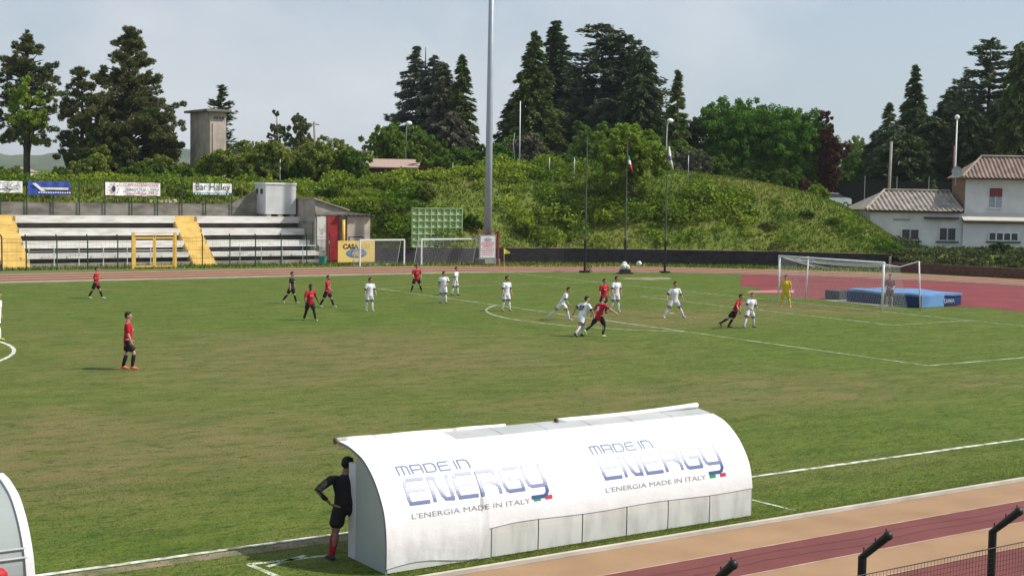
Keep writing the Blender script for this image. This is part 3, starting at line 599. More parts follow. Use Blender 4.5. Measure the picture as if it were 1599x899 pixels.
# low bank behind the stand: wild bushes between the wall and the banners
for i, (px, py, hw, m, ref) in enumerate([(-5, 300, 22, F_shrub, 'under the first white banner'), (50, 306, 26, F_shrub, 'under the blue banner'), (100, 296, 22, F_olive, 'right of the blue banner'), (135, 292, 22, F_olive, 'left of the white banner with the round emblem'), (190, 305, 26, F_shrub, 'under the white banner with the round emblem'), (240, 300, 16, F_olive, 'at the right end of the white banner with the round emblem'),
                                    (275, 286, 24, F_olive, 'left of the bar banner'), (330, 303, 30, F_shrub, 'under the bar banner'), (375, 292, 22, F_olive, 'right of the bar banner'), (440, 284, 26, F_shrub, 'directly behind the white container')]):
    bd, bz = base_dh(px); dh = bd+2.2
    tree(broad, 'shrub', 'tangled wild bush '+ref, px, py, hw, dh, m, 'shrub', 'wild bushes behind the grandstand', z0=.02, lobes=14, dens=.8, sink=.4, flat=.8)

# ------------------------------------------------------------------ grandstand
SX0, SX1 = -46.0, -7.6
T = thing('grandstand', 'white painted concrete terrace of four benches with yellow stairs', 'grandstand', (0, 0, 0))
tz = [.66, 1.32, 2.16, 3.04]; tz = [.95+.0, 1.78, 2.66, 3.55]; th_ = [.32, .47, .50, .50]
stx = [(-31.7, -29.85), (-18.15, -16.4)]
def segs():
    xs = [SX0]+[v for s in stx for v in s]+[SX1]; return [(xs[i], xs[i+1]) for i in range(0, len(xs), 2)]
for k in range(4):
    yf = 46.0+k*1.0
    for (a, b) in segs():
        q = MB(); q.box((a, yf-.0, tz[k]-th_[k]), (b, yf+1.42, tz[k]))
        q.build('bench', bench, T)
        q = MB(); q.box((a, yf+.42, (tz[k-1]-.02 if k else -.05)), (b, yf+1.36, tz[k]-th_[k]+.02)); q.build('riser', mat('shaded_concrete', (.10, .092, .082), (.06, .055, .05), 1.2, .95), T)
q = MB(); q.box((SX0, 45.6, -.05), (SX1, 46.38, .30)); q.build('plinth', concrete, T)
for (a, b) in stx:
    q = MB(); ns = 18
    for i in range(ns):
        q.box((a, 45.05+i*.255, -.05), (b, 45.05+(i+1)*.255-(.0 if i < ns-1 else -.3), .2*(i+1)-.02))
    q.build('staircase', yelstep, T)
q = MB(); q.box((SX0, 49.95, 3.0), (SX1, 51.0, 3.552)); q.build('landing', concrete, T)
# handrail before the lowest bench
HR = thing('handrail', 'low white pipe handrail in front of the lowest bench', 'handrail', (0, 0, 0))
x0 = PYl(45, 395, 45.5)[0]; q = MB()
for i in range(14):
    x = x0+i*1.72
    if -18.6 < x < -16 or x > -8.2: continue
    p_ = MB(); p_.tube([(x, 45.5, 0), (x, 45.5, 1.42), (x-.12, 45.6, 1.55)], .032, 6); p_.build('rail_post', white if x < -16 else steel, HR)
for a, b, m in ((x0, -18.7, white), (-16.0, -8.2, steel)):
    for z in (1.18, 1.0) if m is white else (1.42, 1.0):
        q = MB(); q.tube([(a, 45.45, z), (b, 45.45, z)], .028, 6); q.build('rail', m, HR)
# mesh fence in front of the stand
FN = thing('perimeter_fence', 'green wire fence on dark cranked posts in front of the grandstand', 'fence', (0, 0, 0))
wire = mat('wire', (.04, .05, .045), None, 5, .6)
def cranked(x, y, h, parent, m=darkgreen, r=.045, tip=(0, .28, .3)):
    p_ = MB(); p_.tube([(x, y, 0), (x, y, h), (x+tip[0], y+tip[1], h+tip[2])], r, 6); p_.build('post', m, parent)
FY = 43.3; fx = [PYl(px, 410, FY)[0] for px in (-40, 3, 41, 89, 137, 184, 316, 359, 399, 439, 479, 515)]
for x in fx: cranked(x, FY, 2.2, FN, tip=(-.1, -.1, .22))
q = MB()
for z in (.1, .7, 1.3, 1.9, 2.15):
    q.tube([(fx[0], FY, z), (PYl(207, 410, FY)[0], FY, z)], .012, 3); q.tube([(PYl(274, 410, FY)[0], FY, z), (fx[-1], FY, z)], .012, 3)
for x in np.arange(fx[0], fx[-1], .3):
    if not PYl(207, 410, FY)[0]-.1 < x < PYl(274, 410, FY)[0]+.1: q.tube([(x, FY, 0), (x, FY, 2.1)], .0035, 3)
q.build('wire_mesh', wire, FN)
# green net panel at the end of the fence
q = MB(); xg = PYl(513, 400, FY)[0]
for x in np.arange(xg-1.0, xg, .05): q.tube([(x, FY+.05, .05), (x, FY+.05, 2.0)], .006, 3)
q.build('green_net', darkgreen, FN)
gx0, gx1 = PYl(207, 410, FY)[0], PYl(273, 410, FY)[0]
GT = thing('yellow_gate', 'yellow steel double gate frame in front of the grandstand', 'gate', ((gx0+gx1)/2, FY-.1, 0))
w = (gx1-gx0)/2
for s in (-1, 1):
    p_ = MB(); p_.box((s*w-.09, -.06, 0), (s*w+.09, .06, 2.55)); p_.build('gate_post', yellow, GT)
    lf = MB(); a, b = (.06, w-.14) if s > 0 else (-w+.14, -.06)
    for xx in (a, b): lf.box((xx-.05, -.03, .12), (xx+.05, .03, 2.2))
    for z in (.16, 2.16): lf.box((a, -.028, z-.06), (b, .028, z+.06))
    lf.build('gate_leaf', yellow, GT)
    tb = MB(); tb.tube([(a, 0, 2.22), (a, 0, 2.5), (b, 0, 2.5), (b, 0, 2.22)], .028, 5); tb.build('top_rail', yellow, GT)
# concrete retaining wall above the stand + tall post fence with banners
RW = MB(); RW.box((SX0, 51.02, 3.0), (PYl(363, 330, 51.0)[0], 51.35, 4.50)); tag(RW.build('retaining_wall', concrete_d), 'long stained grey concrete wall along the top of the grandstand', 'wall')
xw = PYl(363, 330, 51.0)[0]; xc = PYl(405, 330, 51.0)[0]
RW = MB(); RW.prism([(xw, 3.2), (xc+3.2, 3.2), (xc+3.2, 5.6), (xc-.2, 5.6), (xw, 4.5)], .3, 'y', 51.1); tag(RW.build('sloped_wall', concrete_d, fixn=True), 'short sloping concrete wall left of the white container', 'wall')
F2 = thing('banner_fence', 'tall thin green post fence on the concrete wall carrying the banners', 'fence', (0, 0, 0))
fx2 = [PYl(px, 338, 50.9)[0] for px in (-38, 0.5, 42, 83, 124, 164, 206, 246, 284, 321, 362)]
for i, x in enumerate(fx2):
    p_ = MB(); p_.tube([(x, 50.9, 3.55), (x, 50.9, 6.25)], .045, 6); p_.build('post', darkgreen, F2)
q = MB()
for z in (4.7, 5.3, 5.9): q.tube([(fx2[0], 50.9, z), (fx2[-1], 50.9, z)], .008, 3)
q.build('wire', wire, F2)
def banner(px0, px1, py0, py1, m, label, Y=50.78, fold=.04):
    a = PYl(px0, py0, Y); b = PYl(px1, py1, Y); T = thing('banner', label, 'banner', ((a[0]+b[0])/2, Y, b[2]), 0, 'banners above the grandstand')
    w = (b[0]-a[0])/2; h = a[2]-b[2]; q = MB(); n = 30; vs = []
    for i in range(n+1):
        x = -w+2*w*i/n; s = fold*h*math.sin(i*.55)+.02*math.sin(i*1.7)
        for (y, z) in ((0, s*.4), (0, h+s*.25), (.02, h+s*.25), (.02, s*.4)): vs.append((x, y+.03*math.sin(i*.8), z))
    q.add(vs, [(4*i+j, 4*i+(j+1) % 4, 4*i+4+(j+1) % 4, 4*i+4+j) for i in range(n) for j in range(4)]+[(0, 3, 2, 1), (4*n, 4*n+1, 4*n+2, 4*n+3)])
    sh_ = q.build('sheet', m, T, fixn=True); return T, sh_, w, h
def blurred_line(name, x0, x1, z, h, m, parent):
    q = MB(); x = x0
    while x < x1-.1: w_ = rnd.uniform(.05, .14); q.box((x, -.075, z), (x+w_, -.068, z+h*rnd.uniform(.7, 1))); x += w_+rnd.choice((.03, .03, .03, .12))
    return q.build(name, m, parent)
tgrey = mat('print_grey', (.30, .31, .33), None, 3, .7); tdark = mat('print_dark', (.05, .05, .06), None, 3, .7); tred = mat('print_red', (.55, .10, .12), None, 3, .7)
tyel = mat('print_yellow', (.75, .72, .45), None, 3, .7); twhite = mat('print_white', (.8, .8, .8), None, 3, .7); tgreen = mat('print_green', (.02, .12, .10), None, 3, .7)
bluefab = mat('blue_banner', (.045, .09, .42), (.03, .06, .30), 1.5, .6)
T, s, w, h = banner(-30, 35, 282, 301, whitefab, 'white banner with grey lettering at the far left edge')
text_on('lettering', 'BOTTEGA', .52, (w-.15, -.06, h*.45), (1, 0, 0), (0, 0, 1), tgrey, s, width=None, align='RIGHT'); q = MB(); q.box((-.2, -.06, .22), (w-.3, -.05, .27)); q.tube([(.2, -.06, .42), (.6, -.06, .15)], .03, 4); q.build('emblem', tdark, s)
T, s, w, h = banner(44, 109.5, 283, 305, bluefab, 'blue banner with yellowish lettering and a white flash', fold=.10)
q = MB(); q.box((-.7, -.07, h*.40), (w-.15, -.06, h*.56)); q.build('lettering', tyel, s); q = MB(); q.add([(-w+.25, -.08, h*.85), (-w+.5, -.08, h*.9), (-.3, -.08, h*.28), (-.6, -.08, h*.28)], [(0, 1, 2, 3)]); q.build('emblem', twhite, s)
q = MB()
for i in range(14): q.box((-w+.7+i*.17, -.07, h*.14), (-w+.7+i*.17+.11, -.06, h*.24))
q.build('small_print', twhite, s)
T, s, w, h = banner(164.5, 250, 284.5, 306, whitefab, 'white banner with a round emblem and three lines of lettering')
text_on('lettering', 'G.I.C.APPARTENEMENTE', .34, (.45, -.06, h*.72), (1, 0, 0), (0, 0, 1), tred, s, width=w*1.45); blurred_line('small_print', -w*.28, w*.95, h*.42, .13, tgrey, s)
blurred_line('small_print', -w*.28, w*.95, h*.13, .09, tred, s)
q = MB(); q.ball((-w+.62, -.06, h*.5), (.14, .01, .24)); q.build('emblem', tdark, s); q = MB()
for a in range(9): q.ball((-w+.62+.38*math.cos(a*.7), -.06, h*.5+.36*math.sin(a*.7)), (.05, .01, .05), 6, 4)
q.build('emblem_ring', tred, s)
T, s, w, h = banner(301.5, 361.5, 286, 305, whitefab, 'white banner reading Bar Halley with a green lower edge', fold=.03)
text_on('lettering', 'Bar Halley', .78, (0, -.06, h*.42), (1, 0, 0), (0, 0, 1), tdark, s, width=w*1.8)
q = MB(); q.box((-w, -.055, -.03), (w, -.045, h*.2)); q.build('green_edge', tgreen, s); blurred_line('small_print', -w*.9, w*.9, h*.04, .12, twhite, s)
# rubble on the wall
q = MB()
for i in range(9): p_ = PYl(rnd.uniform(236, 282), 318, 51.6); q.ball((p_[0], 51.6+rnd.uniform(-.15, .4), 4.58), (rnd.uniform(.15, .4), .2, rnd.uniform(.1, .25)), 6, 4)
tag(q.build('rubble_heap', mat('pale_rubble', (.55, .46, .34), (.4, .33, .25), 3, .95)), 'heap of pale rubble lying on the concrete wall between two banners', 'rubble')
# container
cY = 49.4; a = PYl(415, 286, cY); b = PYl(462, 338, cY)
T = thing('container', 'white site container standing on the top of the grandstand', 'container', (a[0], cY, 3.75))
x1 = b[0]-a[0]; zt = a[2]-3.75; dpt = 2.1
q = MB(); q.box((0, 0, 0), (x1, dpt, zt-.08)); q.build('body', mat('container_panel', (.60, .60, .60), (.50, .50, .50), 1, .55), T)
q = MB(); q.box((-.06, -.06, zt-.085), (x1+.06, dpt+.06, zt+.05)); q.build('roof_edge', white, T)
for i in range(3):
    q = MB(); q.box((.1+i*(x1-.6)/2, .05, -.2), (.5+i*(x1-.6)/2, dpt-.1, 0)); q.build('foot', concrete, T)
for i in range(2): q = MB(); q.box((-.03, .55+i*.9, zt-.85), (.0, .95+i*.9, zt-.45)); q.build('vent', tdark, T)
# stepped parapet by the hut
hY = 46.3; hx = PYl(492, 360, hY)[0]
q = MB(); q.prism([(46.0, 0), (51, 0), (51, 4.3), (50, 4.3), (46.0, 1.3)], .25, 'x', SX1+.02); tag(q.build('parapet_wall', concrete, fixn=True), 'sloping concrete parapet at the right end of the grandstand', 'wall')
q = MB(); q.box((SX1+.3, 46.6, 0), (hx-.1, 51.2, 3.2)); tag(q.build('concrete_block', concrete_d), 'stained concrete block between the grandstand and the hut', 'wall')
# hut
T = thing('hut', 'concrete hut with a lean-to roof and a red door beside the grandstand', 'hut', (hx, hY, 0))
zl = PYl(492, 309, hY)[2]; xr = PYl(540, 326, hY)[0]-hx; zr = PYl(540, 326, hY)[2]
q = MB(); q.prism([(0, 0), (xr, 0), (xr, zr-.12), (0, zl-.12)], 4.2, 'y', 0.0); q.build('wall', concrete, T, fixn=True)
q = MB(); q.prism([(-.15, zl-.10), (xr+.25, zr-.16), (xr+.25, zr-.06), (-.15, zl)], 4.6, 'y', -.2); q.build('roof', fibro, T, fixn=True)
zb = PYl(500, 333, hY)[2]; q = MB(); q.box((.0, -.12, zb-.12), (xr, 0, zb+.12)); q.build('lintel', concrete_d, T)
d0, d1 = PYl(511, 338, hY)[0]-hx, PYl(530, 338, hY)[0]-hx; zd = PYl(511, 337.5, hY)[2]
q = MB(); q.box((d0, -.06, 0), (d1, 0, zd)); dr = q.build('door', redpaint, T); q = MB(); q.box((d0+.1, -.1, 1.5), (d0+.16, -.06, 1.75)); q.build('handle', steel, dr)
q = MB(); q.box((PYl(495, 340, hY)[0]-hx, -.05, 1.0), (PYl(508, 340, hY)[0]-hx, 0, zb-.2)); q.build('plaster_panel', mat('peeling_plaster', (.62, .60, .56), (.40, .36, .32), 2.2, .9, lo=.5, hi=.6), T)
q = MB(); px_ = PYl(534.5, 345, hY)[0]-hx; q.tube([(px_, -.2, .5), (px_, -.2, PYl(534, 343, hY)[2])], .14, 10); q.build('yellow_pipe', yellow, T, smooth=True)
a = PYl(540, 333, hY-.3); b = PYl(580, 333, hY-.3)
T = thing('annex', 'low plastered annex under a corrugated sheet roof right of the red door', 'hut', (a[0]+.25, hY-.1, 0))
w = b[0]-a[0]-.25; q = MB(); q.box((0, 0, 0), (w, 3.6, a[2]-.25)); q.build('wall', plaster, T)
q = MB(); n = 44; vs = []
for i in range(n+1):
    x = -.9+(w+1.1)*i/n; z = a[2]-.17+.05*math.sin(i*1.15)
    vs += [(x, -.35, z), (x, 3.8, z+.12), (x, -.35, z+.03), (x, 3.8, z+.15)]
q.add(vs, [f for i in range(n) for f in ((4*i, 4*i+4, 4*i+5, 4*i+1), (4*i+2, 4*i+3, 4*i+7, 4*i+6), (4*i, 4*i+2, 4*i+6, 4*i+4))]); q.build('corrugated_roof', mat('dark_sheet', (.10, .09, .08), (.16, .14, .12), 2, .8), T)
# hoarding
bY = PYl(528, 408, 0)[1] if False else G(528, 412)[1]
bY = 44.6; a = PYl(528, 376, bY); b = PYl(585, 409, bY)
T = thing('hoarding', 'yellow advertising board with black lettering behind the small goal', 'sign', ((a[0]+b[0])/2, bY, 0))
w = (b[0]-a[0])/2; zt = a[2]; q = MB(); q.box((-w, 0, .12), (w, .06, zt)); pn = q.build('board', mat('yellow_board', (.78, .56, .18), (.72, .50, .14), .8, .6), T)
text_on('lettering', 'CASA', .52, (-w+.42, -.012, zt-.62), (1, 0, 0), (0, 0, 1), tdark, pn, bold=.02, width=1.35, align='LEFT')
text_on('lettering', 'SCO', .52, (-w+1.82, -.012, zt-.62), (1, 0, 0), (0, 0, 1), mat('print_faded', (.55, .48, .25), None, 3, .8), pn, bold=.01, width=.95, align='LEFT')
q = MB(); q.ball((0, -.01, .82), (.92, .008, .36), 20, 10); q.build('emblem', mat('print_blue', (.05, .10, .22), (.2, .3, .45), 3, .6), pn)
q = MB(); q.ball((.05, -.022, .78), (.48, .008, .22), 16, 8); q.build('emblem_inner', mat('print_ochre', (.38, .22, .14), (.5, .4, .3), 4, .6), pn)
for s in (-1, 1): q = MB(); q.box((s*w*.85-.04, .062, 0), (s*w*.85+.04, .12, zt-.1)); q.build('leg', darkgreen, T)
# hedge bench hoop over board
T = MB(); p0 = PYl(545, 370, bY+.6); p1 = PYl(568, 405, bY+.6); T.tube([(p0[0], bY+.6, .0), (p0[0], bY+.6, p0[2]), (p1[0]-.15, bY+.6, p0[2]), (p1[0], bY+.6, p0[2]-.2), (p1[0], bY+.6, 0)], .06, 6); tag(T.build('pipe_hoop', black), 'black pipe hoop standing behind the yellow board', 'hoop')
# turquoise bin
P = PYl(504, 412, 43.9); T = MB(); T.tube([(0, 0, 0), (0, 0, .55), (0, 0, .62)], [.24, .33, .35], 14); o = T.build('bin', mat('turquoise_plastic', (.03, .42, .32), (.03, .36, .28), 3, .5), smooth=False); o.location = (P[0], P[1], .05); tag(o, 'turquoise plastic bin at the right end of the grandstand', 'bin')
# ---- small goals
netm = mat('net_cord', (.55, .56, .57), None, 5, .8)
def net_patch(b, A, B, Cc, D, nu, nv, r=.004, sag=0.0):   # grid of cords over quad A-B-C-D
    A, B, Cc, D = [np.array(x, float) for x in (A, B, Cc, D)]
    def P(u, v): q = A*(1-u)*(1-v)+B*u*(1-v)+Cc*u*v+D*(1-u)*v; q = q.copy(); q[2] -= sag*4*u*(1-u)*(.3+.7*v); return q
    for i in range(nu+1): b.tube([P(i/nu, v) for v in np.linspace(0, 1, 5)], r, 3, caps=False)
    for j in range(nv+1): b.tube([P(u, j/nv) for u in np.linspace(0, 1, 9)], r, 3, caps=False)
def small_goal(loc, rz, w, h, label):
    T = thing('small_goal', label, 'goal', loc, rz, 'portable goals behind the track')
    for s in (-1, 1):
        q = MB(); q.box((s*w/2-.05, -.05, 0), (s*w/2+.05, .05, h)); q.build('goal_post', white, T)
        q = MB(); q.tube([(s*w/2, .0, h-.04), (s*w/2, .55, h-.08), (s*w/2, 1.15, .04), (s*w/2, 0, .04)], .03, 6); q.build('side_frame', white, T)
    q = MB(); q.box((-w/2, -.052, h-.05), (w/2, .052, h+.05)); q.build('crossbar', white, T)
    q = MB(); q.tube([(-w/2, .55, h-.08), (w/2, .55, h-.08)], .025, 6); q.tube([(-w/2, 1.15, .04), (w/2, 1.15, .04)], .03, 6); q.build('back_bar', white, T)
    q = MB(); net_patch(q, (-w/2, 1.12, .05), (w/2, 1.12, .05), (w/2, .55, h-.08), (-w/2, .55, h-.08), 36, 14, .004); q.build('net', netm, T)
ga, gb_ = G(564, 415.5), G(634, 415); gc, gd = G(657, 415.5), G(752, 413.3)
ga = PYl(563, 415, 41.3); gb_ = PYl(632, 415, 41.3); gc = PYl(659, 415, 40.9); gd = PYl(751, 413, 40.9)
small_goal(((ga[0]+gb_[0])/2, 41.4, 0), 0, gb_[0]-ga[0], 2.0, 'white portable goal standing in front of the yellow board')
small_goal(((gc[0]+gd[0])/2, 41.0, 0), 0, gd[0]-gc[0], 2.05, 'white portable goal standing in front of the green ribbed panel')
# ---- green ribbed panel
pY = 44.2; a = PYl(643, 325, pY); b = PYl(720, 385, pY)
T = thing('ribbed_panel', 'pale green square panel with a grid of ribs against the bank', 'board', ((a[0]+b[0])/2, pY, 0))
w = (b[0]-a[0])/2; z0, z1 = b[2], a[2]; q = MB(); q.box((-w, 0, z0), (w, .05, z1)); q.build('sheet', greenpanel, T)
q = MB()
for i in range(9): x = -w+2*w*i/8; q.box((x-.035, -.14, z0), (x+.035, -.001, z1))
q.build('vertical_ribs', greenpanel, T); q = MB()
for j in range(7): z = z0+(z1-z0)*j/6; q.box((-w-.03, -.16, z-.03), (w+.03, -.002, z+.03))
q.build('horizontal_ribs', greenpanel, T)
for s in (-1, 1): q = MB(); q.box((s*w*.7-.08, .06, 0), (s*w*.7+.08, .22, z1-.2)); q.build('leg', greendark, T)
# ---- floodlight mast with sign at its foot
mP = PD(760.5, 413, DH(G(762, 413))); mx_, my_ = G(761, 413.2)[:2]
T = thing('floodlight_mast', 'tall tapered grey steel floodlight mast rising out of the picture', 'mast', (mx_, my_, 0))
q = MB(); q.tube([(0, 0, 0), (0, 0, 10), (0, 0, 30)], [.31, .265, .17], 20); q.build('pole', mat('mast_steel', (.36, .41, .46), (.32, .36, .41), .8, .45, metal=.2), T, smooth=True)
q = MB(); q.box((-.75, -.75, 0), (.75, .75, .5)); q.build('base_block', concrete, T, bevel=.03)
q = MB(); q.box((-1.6, -.3, 29.6), (1.6, .3, 30.2)); q.build('lamp_frame', steel, T)
sY = my_-.75; a = PYl(749, 367, sY); b = PYl(774, 404, sY)
T = thing('notice_board', 'grey framed notice board with red lettering at the foot of the mast', 'sign', ((a[0]+b[0])/2, sY, 0), .0)
w = (b[0]-a[0])/2; z0, z1 = b[2], a[2]
q = MB(); q.box((-w, 0, z0), (w, .12, z1)); fr = q.build('frame', mat('grey_frame', (.30, .30, .32), None, 3, .5), T)
q = MB(); q.box((-w+.1, -.012, z0+.1), (w-.1, -.002, z1-.1)); q.build('face', mat('board_face', (.62, .62, .64), (.55, .55, .58), 2, .5), fr)
q = MB()
for i, (ww, hh) in enumerate(((.75, .07), (.8, .09), (.6, .09), (.78, .06), (.8, .06), (.7, .05), (.72, .05))):
    z = z1-.62-i*.16
    for j in range(9): x = -w*ww+2*w*ww*j/9; q.box((x, -.024, z), (x+2*w*ww/9*rnd.uniform(.5, .85), -.014, z+hh))
q.build('lettering', tred, fr)
q = MB(); q.ball((0, -.02, z1-.36), (w*.5, .006, .15), 16, 6); q.build('emblem', tgrey, fr)
rf = mat('dark_red_steel', (.22, .03, .04), (.18, .03, .03), 3, .6)
q = MB(); q.box((w+.12, -.05, 0), (w+.28, .10, z1+.28)); q.box((-w-.15, -.05, z1+.2), (w+.28, .08, z1+.30)); q.build('steel_frame', rf, T); q = MB(); q.tube([(w+.28, 0, z1-1.0), (w+.8, 0, z1-1.0)], .03, 5); q.build('bracket', rf, T)
# corner flag
P = PYl(787.5, 430, LH); T = thing('corner_flag', 'yellow corner flag on a thin yellow pole', 'flag', (P[0], LH, 0))
q = MB(); q.tube([(0, 0, 0), (-.08, 0, 1.75)], .022, 6); q.build('pole', yellow, T)
q = MB(); n = 8; vs = []
for i in range(n+1):
    u = i/n; x = -.08+.52*u; y = .05*math.sin(u*5); zz = 1.75-.18*u; vs += [(x, y, zz-.42*(1-u)-.18*u), (x, y, zz-.12*u*u), (x, y+.01, zz-.12*u*u), (x, y+.01, zz-.42*(1-u)-.18*u)]
q.add(vs, [(4*i+j, 4*i+(j+1) % 4, 4*i+4+(j+1) % 4, 4*i+4+j) for i in range(n) for j in range(4)]); q.build('flag', mat('yellow_cloth', (.78, .68, .12), (.7, .6, .1), 3, .8, trans=.3), T)
# ---- boundary walls
def wallseg(name, pts, zt, m, label, cat='wall', th=.18, cap=None, z0=-.05):
    q = MB(); n = len(pts); vs = []
    for i, p in enumerate(pts):
        d = np.array(pts[min(i+1, n-1)][:2])-np.array(pts[max(i-1, 0)][:2]); d = d/np.linalg.norm(d); nn = np.array([-d[1], d[0]]); z = zt[i] if isinstance(zt, list) else zt
        a = np.array(p[:2]); b = a+nn*th; vs += [(*a, z0), (*b, z0), (*b, z), (*a, z)]
    q.add(vs, [(4*i+j, 4*i+4+j, 4*i+4+(j+1) % 4, 4*i+(j+1) % 4) for i in range(n-1) for j in range(4)]+[(0, 1, 2, 3), (4*n-4, 4*n-1, 4*n-2, 4*n-3)])
    return tag(q.build(name, m, fixn=True), label, cat)
wp = [G(*q) for q in wallpx]
fine = []
for i in range(len(wp)-1):
    for t in np.linspace(0, 1, 5)[:-1]: fine.append(wp[i]*(1-t)+wp[i+1]*t)
fine.append(wp[-1])
ia = 9
wallseg('boundary_wall', fine[:ia], 1.20, mat('purple_grey_wall', (.085, .07, .075), (.05, .045, .05), 1.2, .9), 'dark purple-grey low wall behind the two small goals')
wallseg('boundary_wall', fine[ia-1:], [float(H_) for H_ in np.linspace(1.23, 1.27, len(fine[ia-1:]))], blackmesh, 'long low wall covered with black screening at the foot of the bank')
cp = MB()
for i in range(ia-1, len(fine)-1):
    cp.tube([fine[i]+[.05, .08, 1.26], fine[i+1]+[.05, .08, 1.26]], .035, 4)
cp = cp.build('coping', mat('orange_coping', (.28, .16, .10), (.12, .09, .06), .6, .9, lo=.45, hi=.55), None); tag(cp, 'thin orange-brown coping strip lying on the black screened wall', 'coping')
bw = [G(1393, 424), G(1450, 427), G(1520, 431), G(1560, 433), G(1640, 438), G(1750, 446)]
wallseg('brick_wall', bw, .75, brick, 'low dark brick wall beside the track in front of the white house', th=.3)
q = wallseg('garden_step', [G(1391, 422), G(1398, 412.0)+[.5, .5, 0], G(1440, 411)+[.5, .5, 0]], 1.1, plaster, 'short pale wall end where the bank meets the garden')
# ---- flagpoles
def flagpole(px, pyb, pyt, label, fl=None):
    b = G(px, pyb); T = thing('flagpole', label, 'flagpole', b, 0, 'flagpoles along the track'); d = DH(b); H = float(PD(px, pyt, d)[2])
    q = MB(); q.tube([(0, 0, 0), (0, 0, 2.4)], .085, 8); q.build('lower_pole', black, T); q = MB(); q.tube([(0, 0, 2.4), (0, 0, H)], [.055, .03], 8); q.build('upper_pole', mat('dark_pole', (.07, .075, .08), (.14, .15, .15), .4, .5), T)
    q = MB(); q.box((-.3, -.3, 0), (.3, .3, .14)); q.build('base', black, T, bevel=.02)
    return b, d
flagpole(913, 425.5, 214, 'leftmost bare flagpole with a dark base, without a flag')
b1, d1_ = flagpole(975.5, 424, 222, 'middle flagpole carrying the furled green-white-red flag')
b2, d2_ = flagpole(1038, 426, 226, 'rightmost flagpole carrying the furled white flag')
def furled(px, py0, py1, dh, mats, cuts, label, loc):
    z0 = float(PD(px, py1, dh)[2]); z1 = float(PD(px, py0, dh)[2]); n = 24; T = MB(); H = z1-z0
    mp_ = []
    for i in range(n): T.cur = min(len(mats)-1, sum(1-(i+.5)/n < 0 or ((n-i-.5)/n) > c for c in cuts)); u0_, u1_ = i/n, (i+1)/n
    T = MB(); vs = []; m = 10
    for i in range(n+1):
        u = i/n; r = .05+.13*math.sin(math.pi*min(1, (1-u)*1.1+.02))*(1-u*.4); ox = .10+.34*(1-u)**2
        for j in range(m):
            a = 2*math.pi*j/m; rr = r*(1+.35*math.sin(3*a+u*4)); vs.append((ox*.83+rr*math.cos(a)*.75, -ox*.56+rr*math.sin(a)*.6, u*H))
    fs = [(i*m+j, i*m+(j+1) % m, (i+1)*m+(j+1) % m, (i+1)*m+j) for i in range(n) for j in range(m)]
    T.add(vs, fs+[tuple(range(m-1, -1, -1)), tuple(n*m+j for j in range(m))])
    T.mi = [sum((1-(f//m+.5)/n) < 0 or ((f//m+.5)/n) < 1-c for c in cuts) if f < n*m else 0 for f in range(len(T.f))]
    o = T.build('flag', mats, smooth=True); o.location = (loc[0], loc[1], z0); return tag(o, label, 'flag')
furled(977, 243, 268, d1_, [cloth('flag_green', (.02, .22, .10)), cloth('flag_white', (.75, .75, .75)), cloth('flag_red', (.6, .05, .05))], [.3, .55], 'furled green white and red flag hanging on the middle flagpole', b1)
furled(1042, 229, 264, d2_, [cloth('flag_white', (.75, .75, .75)), cloth('flag_violet', (.18, .15, .35)), cloth('flag_white', (.75, .75, .75))], [.4, .62], 'furled white flag with a violet band hanging on the right flagpole', b2)
# folding stool at flagpole, ball bag
P = G(921, 425.5); T = MB()
for a, b in (((-.25, 0, 0), (.2, 0, .42)), ((.25, 0, 0), (-.2, 0, .42)), ((-.25, .3, 0), (.2, .3, .42)), ((.25, .3, 0), (-.2, .3, .42))): T.tube([a, b], .022, 5)
T.box((-.22, 0, .42), (.22, .3, .45)); o = T.build('folding_stool', black); o.location = tuple(P); tag(o, 'small dark folding stool beside the leftmost flagpole', 'stool')
P = G(976, 427.5); T = thing('ball_bag', 'white net bag of footballs lying on a black stand beside the track', 'ball bag', P)
q = MB(); q.box((-.55, -.3, .0), (.55, .3, .09)); q.prism([(-.4, .09), (.4, .09), (.28, .32), (-.28, .32)], .5, 'y', -.25); q.build('stand', black, T, fixn=True)
q = MB()
for (x, y, z, r) in ((-.15, 0, .52, .24), (.18, .05, .45, .22), (0, .1, .7, .2), (.05, -.15, .5, .2)): q.ball((x, y, z), r, 12, 8)
q.build('bag', mat('white_bag', (.74, .75, .70), (.5, .52, .48), 6, .7), T, smooth=True)
# ball in flight: white sphere with dark panels
P = PD(998, 411.5, 65); T = thing('football', 'white football in flight in front of the black screened wall', 'ball', P)
q = MB(); q.ball((0, 0, 0), .125, 20, 14); q.build('cover', mat('ball_white', (.78, .78, .74), (.70, .70, .66), 8, .4), T, smooth=True)
q = MB()
for d in [(0.5, -.6, .62), (-.7, -.6, .1), (.3, -.9, -.4), (.0, .8, .5), (.9, .2, .2), (-.4, -.1, .9), (-.2, .5, -.8)]:
    d = np.array(d)/np.linalg.norm(d); x = np.cross(d, [0, 0, 1.]); x /= np.linalg.norm(x); y = np.cross(d, x); q.add([d*.1265+(x*math.cos(a)+y*math.sin(a))*.032 for a in np.linspace(0, 2*math.pi, 6)[:-1]]+[d*.121+(x*math.cos(a)+y*math.sin(a))*.036 for a in np.linspace(0, 2*math.pi, 6)[:-1]], [(0, 1, 2, 3, 4)]+[(i, (i+1) % 5, 5+(i+1) % 5, 5+i) for i in range(5)])
q.build('panel_patches', tdark, T)

